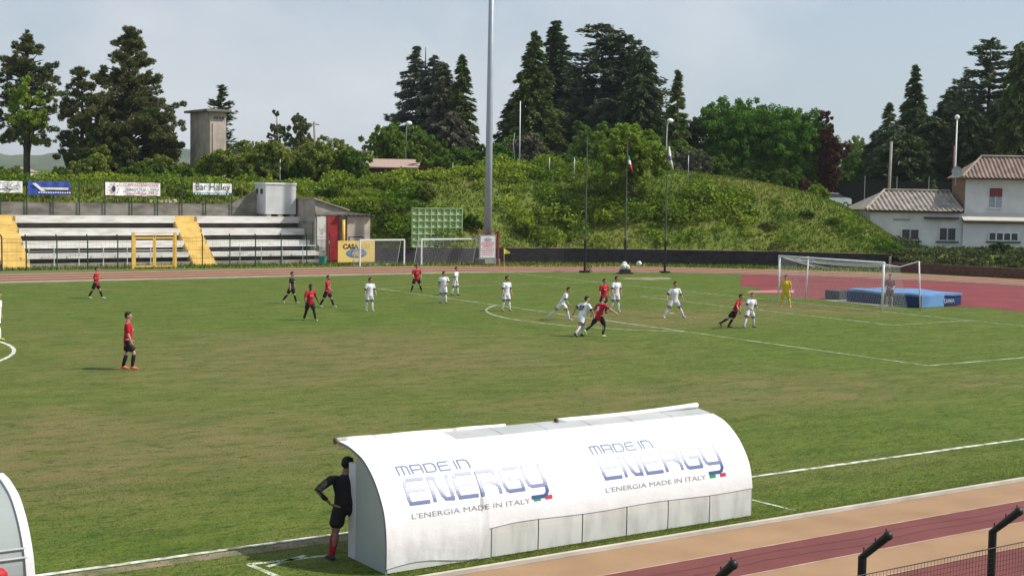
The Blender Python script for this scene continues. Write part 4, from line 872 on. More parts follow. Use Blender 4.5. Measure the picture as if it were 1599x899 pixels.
# ------------------------------------------------------------------ main goal (mouth on the goal line, net behind)
T = thing('football_goal', 'full size white goal with a hanging net and the goalkeeper inside', 'goal', (0, 0, 0))
for s in (-1, 1):
    q = MB(); q.tube([(0, s*3.72, 0), (0, s*3.72, 2.50)], .06, 12); q.build('goal_post', white, T, smooth=True)
q = MB(); q.tube([(0, -3.78, 2.50), (0, 3.78, 2.50)], .06, 12); q.build('crossbar', white, T, smooth=True)
bk = [G(1436, 485.5), G(1257, 468)]; bk = [np.array([2.15, -5.2, 0]), np.array([2.3, 3.1, 0])]
bp_ = [G(1437, 484.5), G(1257.5, 467.5)]; bt = []
for i, (b, pt) in enumerate(zip(bp_, ((1435, 408), (1262.5, 400.5)))):
    z = float(PD(pt[0], pt[1], DH(b))[2]); top = PD(pt[0], pt[1], DH(b)); bt.append(top)
    q = MB(); q.tube([b, top], .042, 8); q.build('net_pole', white, T, smooth=True)
tb = [np.array([1.25, -3.72, 2.28]), np.array([1.25, 3.72, 2.28])]
q = MB()
for a, b in ((bt[0], tb[0]), (bt[1], tb[1]), (tb[0], (0, -3.72, 2.45)), (tb[1], (0, 3.72, 2.45)), (bt[1], np.array([1.25, 2.0, 2.15])), (tb[1], np.array([1.25, 1.2, 1.9]))): q.tube([a, b], .014, 4)
for a, b in (((0, 3.6, 2.45), (1.25, 2.2, 1.95)), ((0, -3.5, 2.4), (.5, -2.9, 2.1))): q.tube([a, b], .025, 5)
q.build('guy_rope', white, T)
q = MB()
net_patch(q, (0, -3.72, 2.45), (0, 3.72, 2.45), (1.25, 3.72, 2.28), (1.25, -3.72, 2.28), 64, 11, .0036, .16)
net_patch(q, (1.25, -3.72, 2.28), (1.25, 3.72, 2.28), (2.0, 3.72, .02), (2.0, -3.72, .02), 64, 20, .0036, .10)
for s in (-1, 1): net_patch(q, (0, s*3.72, .02), (2.0, s*3.72, .02), (1.25, s*3.72, 2.28), (0, s*3.72, 2.45), 16, 20, .0036, 0)
q.build('net', netm, T)
# high jump mat
blue_t = mat('pale_blue_cover', (.15, .30, .55), (.10, .21, .42), .7, .5, bump=.3, bscale=2.5); blue_s = mat('shaded_blue_side', (.014, .040, .14), (.010, .028, .10), 1.2, .5, bump=.3, bscale=2.5)  # side blue is darkened: shade of the long side put into the colour
mA = G(1322, 470.5); mB = G(1437, 481); mC = G(1502, 477); 
T = thing('landing_mat', 'big blue high jump landing mat behind the goal', 'mat', mA)
A_ = np.array([0, 0, 0.]); Bv = mB-mA; Cv = mC-mA; back = PD(1370, 456, DH(mA)+4)-mA; back[2] = 0
far = np.array([4.2, 4.6, 0]); far = Cv-Bv
ex = (Cv-Bv)*1.0; ey = (Bv)*1.0
def slab(z0, z1, a=0., inset=0.0, wob=.04, nu=14, nv=10):
    q = MB(); vs = []
    for i in range(nu+1):
        for j in range(nv+1):
            u, v = i/nu, j/nv; P = Bv*u+ex*v*(1.0)-0*ey; P = P.copy(); P[2] = z1+wob*math.sin(u*9+v*4)*math.sin(v*7+1)-.05*(abs(u-.5) > .48 or abs(v-.5) > .48); vs.append(P)
    k = len(vs); fs = [(i*(nv+1)+j, (i+1)*(nv+1)+j, (i+1)*(nv+1)+j+1, i*(nv+1)+j+1) for i in range(nu) for j in range(nv)]
    return vs, fs, nu, nv
vs, fs, nu, nv = slab(0, .74)
q = MB(); q.add(vs, fs)
bd_ = [i*(nv+1) for i in range(nu+1)]+[nu*(nv+1)+j for j in range(1, nv+1)]+[i*(nv+1)+nv for i in range(nu-1, -1, -1)]+[j for j in range(nv-1, 0, -1)]
top = MB(); top.add(vs+[(vs[b][0], vs[b][1], vs[b][2]-.12) for b in bd_], fs+[(bd_[i], bd_[(i+1) % len(bd_)], len(vs)+(i+1) % len(bd_), len(vs)+i) for i in range(len(bd_))])
top.build('top_cover', blue_t, T, fixn=True)
sd_ = MB(); ins = lambda P: np.array([P[0], P[1], 0])*.992+np.array([.03, .03, 0])
lo_ = [ins(vs[b])+[0, 0, .04] for b in bd_]; hi_ = [ins(vs[b])+[0, 0, vs[b][2]-.10] for b in bd_]; n = len(bd_)
sd_.add(lo_+hi_, [(i, (i+1) % n, n+(i+1) % n, n+i) for i in range(n)]); so = sd_.build('side', blue_s, T, fixn=True)
# end block in paler blue, with lettering, and dark pallet
e1 = Bv; nrm = np.cross((Cv-Bv), [0, 0, 1.]); nrm /= np.linalg.norm(nrm); dirx = (Cv-Bv)/np.linalg.norm(Cv-Bv); Le = np.linalg.norm(Cv-Bv)
q = MB(); o0 = e1+nrm*.03
q.add([o0+[0, 0, .04], o0+dirx*Le*.55+[0, 0, .04], o0+dirx*Le*.55+[0, 0, .66], o0+[0, 0, .66]]+[o0+nrm*.05+dirx*.02+[0, 0, .02], o0+nrm*.05+dirx*Le*.53+[0, 0, .02], o0+nrm*.03+dirx*Le*.53+[0, 0, .64], o0+nrm*.03+dirx*.02+[0, 0, .64]], [(4, 5, 6, 7), (0, 4, 7, 3), (1, 2, 6, 5), (3, 7, 6, 2)])
q.build('end_flap', blue_t, T, fixn=True)
text_on('lettering', 'DIMA', .30, e1+nrm*.10+dirx*(Le*.52)+[0, 0, .22], dirx, (0, 0, 1), mat('print_pale', (.5, .53, .55), (.15, .25, .4), 9, .7, lo=.4, hi=.6), T, bold=.005, width=.95, align='LEFT')
q = MB(); P = G(1306, 468.5)-mA; q.box((P[0], P[1]-.2, 0), (P[0]+.8, P[1]+.9, .52)); q.build('end_block', mat('dark_block', (.05, .06, .09), (.08, .085, .09), 2, .8), T, bevel=.03)

# ------------------------------------------------------------------ dugouts
prof0 = [(-33.73, 0), (-33.735, .30), (-33.73, .50), (-33.69, .77), (-33.62, .98), (-33.48, 1.20), (-33.32, 1.38), (-33.13, 1.53), (-32.93, 1.64), (-32.72, 1.70), (-32.5, 1.75), (-32.3, 1.77), (-32.12, 1.78)]
def dense(p, n=8):      # catmull-rom
    P = [np.array(q, float) for q in p]; P = [2*P[0]-P[1]]+P+[2*P[-1]-P[-2]]; o = []
    for i in range(1, len(P)-2):
        for k in range(n):
            t = k/n; a, b, c, d = P[i-1:i+3]; o.append(.5*((2*b)+(c-a)*t+(2*a-5*b+4*c-d)*t*t+(3*b-a-3*c+d)*t**3))
    o.append(P[-2]); return np.array(o)
PR = dense(prof0); SL = np.concatenate([[0], np.cumsum(np.linalg.norm(np.diff(PR, axis=0), axis=1))]); SEND = SL[-1]
def prof(s, off=0.0):
    y = np.interp(s, SL, PR[:, 0]); z = np.interp(s, SL, PR[:, 1]); a = max(0, s-.02); b = min(SEND, s+.02)
    ty = np.interp(b, SL, PR[:, 0])-np.interp(a, SL, PR[:, 0]); tz_ = np.interp(b, SL, PR[:, 1])-np.interp(a, SL, PR[:, 1]); n = math.hypot(ty, tz_)
    return y-tz_/n*off, z+ty/n*off
def surf(px, py):
    d = ray(px, py); best = None
    for s in np.linspace(0, SEND, 400):
        y, z = prof(s); t = (y-cyw)/d[1]; e = abs(czw+d[2]*t-z)
        if best is None or e < best[0]: best = (e, cxw+d[0]*t, s)
    return best[1], best[2]
DX0, DX1 = -45.64, -38.07
def shell(q, xa, xb, sa, sb, off, th=.012, ns=26, nx=1, sfun=None):
    vs = []; xs = np.linspace(xa, xb, nx+1)
    for x in xs:
        lo = sa if sfun is None else sfun(x)
        for k in range(ns+1):
            s = lo+(sb-lo)*k/ns
            for o in (off, off+th): y, z = prof(s, o); vs.append((x, y, z))
    m = 2*(ns+1); fs = []
    for i in range(nx):
        for k in range(ns):
            a = i*m+2*k; b = (i+1)*m+2*k; fs += [(a+1, b+1, b+3, a+3), (a, a+2, b+2, b)]
        a = i*m; b = (i+1)*m; fs += [(a, b, b+1, a+1), (a+2*ns, a+2*ns+1, b+2*ns+1, b+2*ns)]
    for a in (0, nx*m): fs += [(a+2*k, a+2*k+1, a+2*k+3, a+2*k+2) for k in range(ns)]
    q.add(vs, fs)
dug = thing('dugout', 'long white arched team dugout with blue energy company lettering', 'dugout', ((DX0+DX1)/2, -33, 0))
OX, OY = (DX0+DX1)/2, -33.0
class OMB(MB):
    def build(s, *a, **k):
        s.v = [(v[0]-OX, v[1]-OY, v[2]) for v in s.v]; return super().build(*a, **k)
s_lo = float(np.interp(.50, PR[:60, 1], SL[:60]))
edge = [DX0]+[surf(px, 780)[0] for px in (763, 838, 908, 978, 1043, 1108)]+[DX1]
# lower panels
for a, b in zip(edge, edge[1:]):
    q = OMB(); shell(q, a+.012, b-.012, 0.02, s_lo+.08, -.004, .012, 6); q.build('lower_panel', panel, dug, fixn=True)
# roof sheets under the banner
ns_ = 8
for i in range(ns_):
    a = DX0+(DX1-DX0)*i/ns_; b = DX0+(DX1-DX0)*(i+1)/ns_
    q = OMB(); shell(q, a+.008, b-.008, s_lo+.09, SEND, -.004, .012, 24); q.build('roof_sheet', mat('roof_panel', (.47, .48, .47), (.36, .37, .36), 1.0, .4), dug, fixn=True, smooth=False)
for i in range(ns_+1):
    a = DX0+(DX1-DX0)*i/ns_; q = OMB(); shell(q, a-.016, a+.016, 0.0, SEND, -.03, .03, 30); q.build('hoop', mat('grey_hoop', (.30, .30, .31), None, 4, .5), dug, fixn=True)
# banner: bottom edge wavy, reaching the ground side on the left
xtop = surf(705, 683)[0]; xb1 = surf(763, 820)[0]; s_top = surf(900, 680)[1]; s_top2 = surf(820, 687)[1]
def sfun(x):
    if x < xb1: return .09+.05*math.sin((x-DX0)*3)
    return s_lo-.01+.012*math.sin((x-xb1)*2.3)+.03*min(1, (x-xb1)*2)
q = OMB(); shell(q, DX0-.01, xb1, .1, SEND-.52, .014, .006, 40, 10, sfun); shell(q, xb1, DX1+.01, .1, SEND-.52, .014, .006, 40, 30, sfun)
shell(q, DX0-.01, xtop, SEND-.52, SEND-.0, .014, .006, 8, 4)
def banner_mat():
    m = mat('dugout_banner', (.82, .82, .83), (.78, .78, .79), .9, .45, bump=.6, bscale=1.6); t = m.node_tree; b = t.nodes['Principled BSDF']; src = b.inputs['Base Color'].links[0].from_socket
    co = t.nodes.new('ShaderNodeTexCoord'); mpn = t.nodes.new('ShaderNodeMapping'); mpn.inputs['Scale'].default_value = (2.6, 1, .9); t.links.new(co.outputs['Object'], mpn.inputs[0])
    n = t.nodes.new('ShaderNodeTexNoise'); n.inputs['Scale'].default_value = 1.6; n.inputs['Detail'].default_value = 7; n.inputs['Roughness'].default_value = .65; t.links.new(mpn.outputs[0], n.inputs['Vector'])
    a = t.nodes.new('ShaderNodeMapRange'); a.inputs[1].default_value = .42; a.inputs[2].default_value = .72; t.links.new(n.outputs['Fac'], a.inputs[0])
    sp = t.nodes.new('ShaderNodeSeparateXYZ'); t.links.new(co.outputs['Object'], sp.inputs[0]); zr = t.nodes.new('ShaderNodeMapRange'); zr.inputs[1].default_value = .75; zr.inputs[2].default_value = .2; zr.inputs[3].default_value = .02; zr.inputs[4].default_value = .55; t.links.new(sp.outputs[2], zr.inputs[0])
    mu = t.nodes.new('ShaderNodeMath'); mu.operation = 'MULTIPLY'; t.links.new(a.outputs[0], mu.inputs[0]); t.links.new(zr.outputs[0], mu.inputs[1])
    x = t.nodes.new('ShaderNodeMix'); x.data_type = 'RGBA'; x.inputs[7].default_value = (.36, .34, .30, 1); t.links.new(mu.outputs[0], x.inputs[0]); t.links.new(src, x.inputs[6]); t.links.new(x.outputs[2], b.inputs['Base Color']); return m
ban = q.build('banner', banner_mat(), dug, fixn=True, smooth=False)
dirt = mat('banner_dirt', (.55, .53, .49), None, 3, .9)
# lettering on the curved banner
LET = {'M': [[(0, 0), (0, 1), (.85, 1), (1, .85), (1, 0)], [(.5, 1), (.5, 0)]], 'A': [[(0, 0), (0, 1), (.85, 1), (1, .85), (1, 0)], [(0, .42), (1, .42)]],
       'D': [[(0, 0), (0, 1), (.75, 1), (.95, .85), (1, .5), (.95, .15), (.75, 0), (0, 0)]], 'E': [[(1, 1), (.2, 1), (.05, .9), (0, .75), (0, .2), (.05, 0), (1, 0)], [(0, .55), (.92, .55)]],
       'I': [[(0, 0), (0, 1)]], 'n': [[(0, 0), (0, 1), (.7, 1), (.92, .85), (1, .6), (1, 0)]],
       'N': [[(0, 0), (0, .98)], [(0, .98), (.28, .96), (.48, .2), (.62, .03), (1, 0), (1, 1)]],
       'R': [[(0, 0), (0, 1), (.85, 1), (1, .85), (1, .55), (0, .5)], [(.62, .52), (.92, .38), (1, .25), (1, 0)]],
       'G': [[(1, 1), (.2, 1), (.05, .9), (0, .7), (0, .25), (.08, .05), (.2, 0), (1, 0), (1, .52), (.42, .52)]],
       'Y': [[(0, 1), (0, .32), (.07, .15), (.22, .08), (1, .08)], [(1, 1), (1, -.18), (.9, -.32), (.75, -.38), (.08, -.38)]]}
def onsurf(X, s, off): y, z = prof(s, off); return (X, y, z)
def strokes(q, word, X0, s0, Lw, gap, hS, th, wid={}):
    x = X0; c = 0
    for ch in word:
        if ch == ' ': x += Lw*.35; continue
        w = 0 if ch == 'I' else Lw*wid.get(ch, 1)
        for st in LET[ch]:
            pts = [np.array([x+p[0]*w+th*.5, s0+p[1]*hS]) for p in st]
            for i, (a, b) in enumerate(zip(pts, pts[1:])):
                d = b-a; Ls = np.linalg.norm(d); d /= Ls; nn = np.array([-d[1], d[0]])*th/2; k = max(1, int(Ls/.05)); e = th*.36; c += 1; off = .026+.0006*(c % 4)
                vs = []
                for j in range(k+1):
                    m = a-d*e+(d*(Ls+2*e))*j/k
                    for o in (m-nn, m+nn): vs.append(onsurf(o[0], o[1], off))
                q.add(vs, [(2*j, 2*j+2, 2*j+3, 2*j+1) for j in range(k)])
        x += w+th+gap
    return x
def gradm(name, lo, hi, z0, z1):
    m = bpy.data.materials.new(name); m.use_nodes = True; t = m.node_tree; b = t.nodes['Principled BSDF']; b.inputs['Roughness'].default_value = .4
    co = t.nodes.new('ShaderNodeTexCoord'); sp = t.nodes.new('ShaderNodeSeparateXYZ'); t.links.new(co.outputs['Object'], sp.inputs[0]); mr = t.nodes.new('ShaderNodeMapRange'); mr.inputs[1].default_value = z0; mr.inputs[2].default_value = z1; t.links.new(sp.outputs[2], mr.inputs[0])
    x = t.nodes.new('ShaderNodeMix'); x.data_type = 'RGBA'; x.inputs[6].default_value = (*lo, 1); x.inputs[7].default_value = (*hi, 1); t.links.new(mr.outputs[0], x.inputs[0]); t.links.new(x.outputs[2], b.inputs['Base Color']); return m
for (bl, br, tl, ml_, mr_, gl, gr, f1, f2, key) in (((637, 787), (856, 766), (634, 746), (624, 747), (741, 727), (641, 808), (828, 786), (837, 779), (855, 776), 1), ((942, 748), (1128, 728), (937, 713), (925, 711), (1022, 692), (944, 767), (1102, 749), (1111, 743), (1127, 741), 2)):
    X0, s0 = surf(*bl); X1, s1 = surf(*br); _, st = surf(*tl)
    hS = (st-s0)*.88; th = .058; n = 6; gap = .052; Lw = ((X1-X0)-n*th-(n-1)*gap)/n
    zlo = prof(s0)[1]; zhi = prof(st)[1]
    q = OMB(); strokes(q, 'ENERGY', X0, s0, Lw, gap, hS, th); q.build('lettering', gradm('energy_gradient_%d' % key, (.035, .075, .25), (.19, .24, .38), zlo-.02, zlo+(zhi-zlo)*1.0), ban)  # ENERGY letters run from dark blue to paler at the top
    Xm, sm = surf(*ml_); Xn, _ = surf(*mr_); th2 = .026; tot = Xn-Xm; Lw2 = (tot-6*th2-5*.035)/(5+.35+0.0)
    q = OMB(); strokes(q, 'MADE In', Xm, st+.05, Lw2*.92, .035, .165, th2); q.build('lettering', mat('made_print', (.16, .22, .36), (.24, .28, .38), 4, .5), ban)
    Xg, sg = surf(*gl); Xh, sh_ = surf(*gr); V, Fs = text_mesh("L'ENERGIA MADE IN ITALY", .15, 0, 'LEFT'); ww = max(v[0] for v in V); k = (Xh-Xg)/ww
    q = OMB(); q.add([onsurf(Xg+v[0]*k, sg-.02+v[1]*.74, .024) for v in V], Fs); q.build('lettering', mat('tagline_print', (.32, .32, .35), None, 4, .5), ban)
    for (p_, mm) in ((f1, mat('flag_green_print', (.02, .32, .12), None, 3, .5)), (f2, mat('flag_red_print', (.60, .05, .08), None, 3, .5))):
        xa, sa = surf(*p_); q = OMB(); q.add([onsurf(xa-.06, sa-.03, .024), onsurf(xa+.08, sa-.03, .024), onsurf(xa+.08, sa+.035, .024), onsurf(xa-.06, sa+.035, .024)], [(0, 1, 2, 3)]); q.build('flag_mark', mm, ban)
# curved end panels (left one visible) set between the shell and the door post
def endwall(x, th_, m, name, yfront, ytop=None):
    pts = [(yfront, .0)]+[tuple(prof(s, -.035)) for s in np.linspace(0.0, SEND, 40)]; pts = [p for p in pts if p[0] <= yfront+1e-6]
    zf = np.interp(yfront, PR[:, 0], PR[:, 1])-.04; pts.append((yfront, zf)); q = OMB(); q.prism(pts, th_, 'x', x); return q.build(name, m, dug, fixn=True)
endm = mat('frosted_end', (.38, .42, .41), (.32, .36, .35), .9, .45)
endwall(DX0, .02, endm, 'end_panel', -32.72); endwall(DX1-.02, .02, endm, 'end_panel', -32.72)
for x in (DX0, DX1-.05):
    q = OMB(); q.box((x-.012, -32.72, 0), (x+.05, -32.49, 1.52)); q.build('end_post', mat('white_post', (.62, .63, .66), (.54, .55, .58), 2, .5), dug, bevel=.006)
# front gutter tubes (rolled canvas) in two pieces
for (pa, pb, r, sg) in ((DX0-.04, surf(803, 670)[0], .05, 0.0), (surf(872, 660)[0], DX1-.02, .05, .10)):
    q = OMB(); k = 14; pts = []
    for i in range(k+1):
        t = i/k; pts.append((pa+(pb-pa)*t, -32.10 if sg == 0 else -32.22, (1.80-.03*t+.004*math.sin(i*1.3)) if sg == 0 else 1.80+.045*t*t-.015*math.sin(t*3)))
    q.tube(pts, r, 12); q.build('rolled_canvas', mat('canvas_roll', (.74, .73, .71), (.40, .37, .33), 5, .7, lo=.55, hi=.7) if sg == 0 else whitefab, dug, smooth=True)
    q = OMB(); yy_ = -32.10 if sg == 0 else -32.22; q.tube([(pa-.03, yy_, 1.80), (pa+.0, yy_, 1.80)], r*1.05, 12); q.build('pipe_end', rust, dug)
# bench and front posts
q = OMB(); q.box((DX0+.15, -33.45, .40), (DX1-.15, -33.08, .46)); q.build('bench_seat', mat('blue_seat', (.05, .09, .25), None, 3, .5), dug)
for i in range(5):
    x = DX0+.4+i*(DX1-DX0-.8)/4; q = OMB(); q.box((x-.04, -33.4, 0), (x+.04, -33.15, .40)); q.build('bench_leg', steel, dug)
# second dugout at the left edge
OX, OY = -53.0, -33.0
D2 = thing('dugout', 'clear panelled arched dugout with a white frame, cut by the left edge', 'dugout', (OX, OY, 0)); E0, E1 = -58.5, -50.92
clearp = mat('clear_sheet', (.40, .44, .43), (.33, .37, .36), .8, .25, alpha=.80)
for i in range(6):
    a = E0+(E1-E0)*i/6; b = E0+(E1-E0)*(i+1)/6
    q = OMB(); shell(q, a+.03, b-.03, .05, SEND, -.01, .008, 26); q.build('roof_sheet', clearp, D2, fixn=True)
for i in range(7):
    a = E0+(E1-E0)*i/6; wd = .055 if i in (0, 6) else .025; q = OMB(); shell(q, a-wd, a+wd, 0.0, SEND, -.02, .05, 34); q.build('hoop', white, D2, fixn=True)
for s in (.06, .98, 1.10, SEND-.05):
    y, z = prof(s, .02); q = OMB(); q.tube([(E0, y, z), (E1-.03, y, z)], .018, 6); q.build('purlin', mat('grey_purlin', (.52, .54, .53), None, 4, .5), D2)
q = OMB(); pts = [(-32.5, 0.)]+[tuple(prof(s, -.04)) for s in np.linspace(0, SEND, 40)]; pts = [p for p in pts if p[0] <= -32.5]; pts.append((-32.5, 1.7)); q.prism(pts, .01, 'x', E1-.01); q.build('end_panel', clearp, D2, fixn=True)
q = OMB(); q.box((E0+.1, -33.4, .4), (E1-.1, -33.05, .45)); q.build('bench_seat', mat('blue_seat', (.05, .09, .25), None, 3, .5), D2)
# red kit bag
P = PYl(-14, 899, -33.98); T = thing('kit_bag', 'red sports bag with a white mark lying behind the left dugout', 'bag', (P[0], -34.0, P[2]-.05 if P[2] > .05 else 0)); T.location.z = max(0, float(PYl(6, 882, -34.0)[2])-.26)
zb_ = .26; q = MB(); q.rtube([(-.35, 0, zb_*.5), (.10, 0, zb_*.5)], [(zb_*.42, zb_*.42)]*2, 14); q.build('body', mat('red_fabric', (.50, .015, .03), (.42, .01, .02), 6, .6), T, smooth=True)
q = MB(); q.tube([(-.2, -.02, zb_*.9), (-.1, -.05, zb_*1.08), (.02, -.02, zb_*.9)], .018, 6); q.build('strap', twhite, T)

# ------------------------------------------------------------------ near fence (black cranked posts, square mesh)
NF = thing('near_fence', 'black steel spectator fence with cranked post tops in the near corner', 'fence', (-45, -43, 0))
OX, OY = -45, -43
for i in range(-3, 4):
    x = -43.63-1.97*i; zb_ = 2.41
    tipd = PXl(1592, 797, -43.63)
    q = OMB(); q.tube([(x, -43, 0), (x, -43, zb_), (x, -43-.30, zb_+.27)], .042, 12); ps = q.build('post', black, NF, smooth=False)
    q = OMB(); q.ball((x, -43.30, zb_+.27), .046, 12, 8); q.build('post_cap', black, ps, smooth=True)
    for k in (0.05, .5, .92):
        q = OMB(); y = -43-.30*k; z = zb_+.27*k; q.tube([(x, y, z+.03), (x, y, z+.085)], .006, 5); q.build('wire_hook', black, ps)
q = OMB()
for x in np.arange(-50.2, -37.4, .05): q.tube([(x, -43.05, .1), (x, -43.05, 2.25)], .0022, 3, caps=False)
for z in np.arange(.1, 2.26, .05): q.tube([(-50.2, -43.05, z), (-37.4, -43.05, z)], .0022, 3, caps=False)
for z in (2.255, 1.2, .1): q.tube([(-50.2, -43.05, z), (-37.4, -43.05, z)], .005, 4)
q.build('wire_mesh', mat('dark_wire', (.03, .03, .032), None, 5, .6), NF)

# ------------------------------------------------------------------ structures on the plateau
# concrete tower
tY = PD(328, 270, 134)[1]; c = PYl(328, 275, tY); xr = PYl(353, 275, tY)[0]; yl = PXl(297, 272, c[0])[1]; zt = PYl(328, 174, tY)[2]; gz = ground_at(c)-.5
T = thing('concrete_tower', 'tall square concrete tower with a flat overhanging roof slab', 'tower', (c[0], tY, gz)); h = zt-gz; w = xr-c[0]; dpt = yl-tY
q = MB(); q.box((0, 0, 0), (w, dpt, h)); q.build('shaft', plaster, T)
q = MB(); q.box((-.5, -.5, h), (w+.35, dpt+.4, h+.22)); q.build('roof_slab', concrete_d, T)
q = MB(); q.box((.25, -.07, .4), (w-.25, -.0, h-1.1)); q.build('raised_panel', plaster, T)
for i in range(4): q = MB(); q.box((.35+i*.33*w/1.9, -.03, h-.7), (.35+i*.33*w/1.9+.2, .0, h-.45)); q.build('vent', glassm, T)
# sheds
def local_thing(name, label, cat, px, py, dh, turn=0.0, zg=None):
    P = PD(px, py, dh); z = P[2] if zg is None else zg
    return thing(name, label, cat, (P[0], P[1], z), -YAW+turn)
mpp = lambda dh: dh/F
d_ = 131; k = mpp(d_)
T = local_thing('shed', 'long low shed with a pinkish tiled roof and dark red boards', 'shed', 560, 281, d_)
q = MB(); q.box((0, 0, -.8), (92*k, 3.5, 1.15)); q.build('wall', darkred, T)
q = MB(); q.prism([(-.3, 1.15), (4.0, 2.0), (4.0, 2.1), (-.3, 1.25)], 98*k, 'x', -.3); q.build('roof', mat('pink_tiles', (.46, .33, .28), (.34, .24, .20), 2.2, .9, stretch=(6, 1, 1)), T, fixn=True)
T = local_thing('board_fence', 'dark red board fence right of the tiled shed', 'fence', 652, 281, d_-.5)
q = MB(); q.prism([(0, -.6), (110*k, -.6), (110*k, 1.18), (0, 1.06)], .08, 'y', 0); q.build('boards', darkred, T, fixn=True)
q = MB(); q.box((0, -.03, 1.2), (110*k, .11, 1.27)); q.build('top_rail', redpaint, T)
T = local_thing('grey_shed', 'small grey corrugated shed left of the tiled shed', 'shed', 524, 277, 133)
q = MB(); q.box((0, 0, -.8), (2.2, 2.5, 1.0)); q.build('wall', mat('grey_sheet', (.30, .31, .30), (.22, .23, .22), 2, .8), T)
q = MB(); q.prism([(-.1, 1.0), (2.7, 1.8), (2.7, 1.88), (-.1, 1.08)], 2.5, 'x', -.15); q.build('roof', mat('grey_sheet2', (.34, .34, .31), (.26, .26, .24), 2, .8), T, fixn=True)
P = PD(711, 271, crestinfo(711)[0]+.5); zz = terrain(711, crestinfo(711)[0]+.5); T = thing('plastic_chair', 'white plastic chair on the top edge of the bank', 'chair', (P[0], P[1], zz), 1.0)
q = MB(); q.box((-.24, -.24, .42), (.24, .24, .46)); q.build('seat', white, T); q = MB(); q.prism([(-.24, .46), (.24, .46), (.2, .95), (-.2, .95)], .05, 'y', .2); q.build('backrest', white, T)
for sx in (-1, 1):
    for sy in (-1, 1): q = MB(); q.tube([(sx*.2, sy*.2, .42), (sx*.24, sy*.26, 0)], .025, 5); q.build('leg', white, T)
P = PD(818, 262, 132); T = thing('utility_cabinet', 'white utility box on top of the bank right of the mast', 'cabinet', (P[0], P[1], P[2]-.3)); q = MB(); q.box((-.32, -.3, 0), (.32, .3, 1.5)); q.build('body', white, T); q = MB(); q.prism([(-.42, 1.5), (.42, 1.5), (0, 1.75)], .8, 'y', -.4); q.build('lid', white, T, fixn=True)
# poles and lamps
def pole(name, label, cat, pts, dh, r, m, group=None, head=None):
    P = PD(*pts[0], dh); z = min(P[2], ground_at(P)-.2); T = thing(name, label, cat, (P[0], P[1], z), 0, group)
    Q = [(0, 0, 0)]+[tuple(PD(*p, dh)-np.array([P[0], P[1], z])) for p in pts[1:]]; q = MB(); q.tube(Q, [r*1.2]+[r]*(len(Q)-1), 8); q.build('pole', m, T, smooth=True)
    e = Q[-1]
    if head == 'globe': q = MB(); q.ball((e[0], e[1], e[2]+.16), .24, 12, 8); q.build('lamp_globe', twhite, T, smooth=True)
    if head == 'flood': q = MB(); q.ball((e[0]+.12, e[1], e[2]+.02), (.34, .22, .22), 12, 8); q.build('lamp_head', steel if False else white, T, smooth=True)
    if head == 'disc': q = MB(); q.tube([(e[0], e[1], e[2]), (e[0], e[1], e[2]+.12)], [.42, .25], 14); q.build('lamp_head', white, T)
    if head == 'bar': q = MB(); q.box((e[0]-.6, e[1]-.05, e[2]-.35), (e[0]+.6, e[1]+.05, e[2]-.25)); q.build('crossarm', bark, T)
    return T
LG = 'lamps on the bank'
pole('street_lamp', 'pale lamp post with a curved top beside the white flag', 'lamp', [(1040, 266), (1041, 215), (1042, 196), (1045, 189)], 128, .05, white, LG, 'flood')
pole('street_lamp', 'low globe lamp between wild bushes right of the concrete tower', 'lamp', [(437, 284), (437.5, 238)], 128, .045, white, LG, 'disc')
pole('street_lamp', 'globe lamp beside the grey shed', 'lamp', [(524, 270), (524, 238)], 136, .045, steel, LG, 'globe')
pole('street_lamp', 'lamp head showing in the light green tree over the shed', 'lamp', [(632, 270), (635, 198), (637, 193)], 136, .045, steel, LG, 'flood')
pole('street_lamp', 'tall grey lamp post rising above the low house roof', 'lamp', [(1490, 305), (1494.5, 186)], 131, .07, white, LG, 'globe')
pole('utility_pole', 'leaning pale wooden utility pole by the rounded evergreen', 'pole', [(494, 265), (490.5, 190)], 150, .12, mat('pale_wood', (.30, .27, .22), None, 3, .9), None, 'bar')
pole('utility_pole', 'grey concrete pole in front of the dark right hand trees', 'pole', [(1387, 304), (1392, 221)], 136, .13, concrete, None)
pole('red_pole', 'thin rusty red pole beside the tall grey lamp post', 'pole', [(1488, 300), (1490, 228)], 130, .06, rf, None)
pole('aerial_mast', 'thin white mast right of the floodlight mast', 'pole', [(811, 264), (812.5, 158)], 130, .05, white, None)
pole('aerial_stay', 'short leaning white stay beside the thin white mast', 'pole', [(806, 262), (801.5, 224), (804, 208)], 130, .035, white, None)
for i, (px, a, b, ref) in enumerate(((858, 264, 246, 'left one on the crest'), (897, 265, 246, 'right one on the crest'), (1075, 271, 243, 'taller one right of the white flag'))):
    pole('fence_stake', 'short pale stake, '+ref, 'stake', [(px, a+4), (px, b)], 124, .035, steel, 'stakes on the crest of the bank')
# ---- right hand house
hd = 121.0; k = mpp(hd); ang = -YAW-.035
P = PD(1500, 402, hd); HZ = .25
def hz_(py, d=hd): return float(PD(1500, py, d)[2])-HZ
T = thing('low_house', 'low white wing of the house with a ribbed fibre cement roof', 'house', (P[0], P[1], HZ), ang)
xl = -(1500-1358)*k; ze = hz_(329); zr_ = hz_(300, hd+4.2)
q = MB(); q.box((xl, 0, -.3), (0, 8.2, ze-.1)); q.build('wall', housewhite, T)
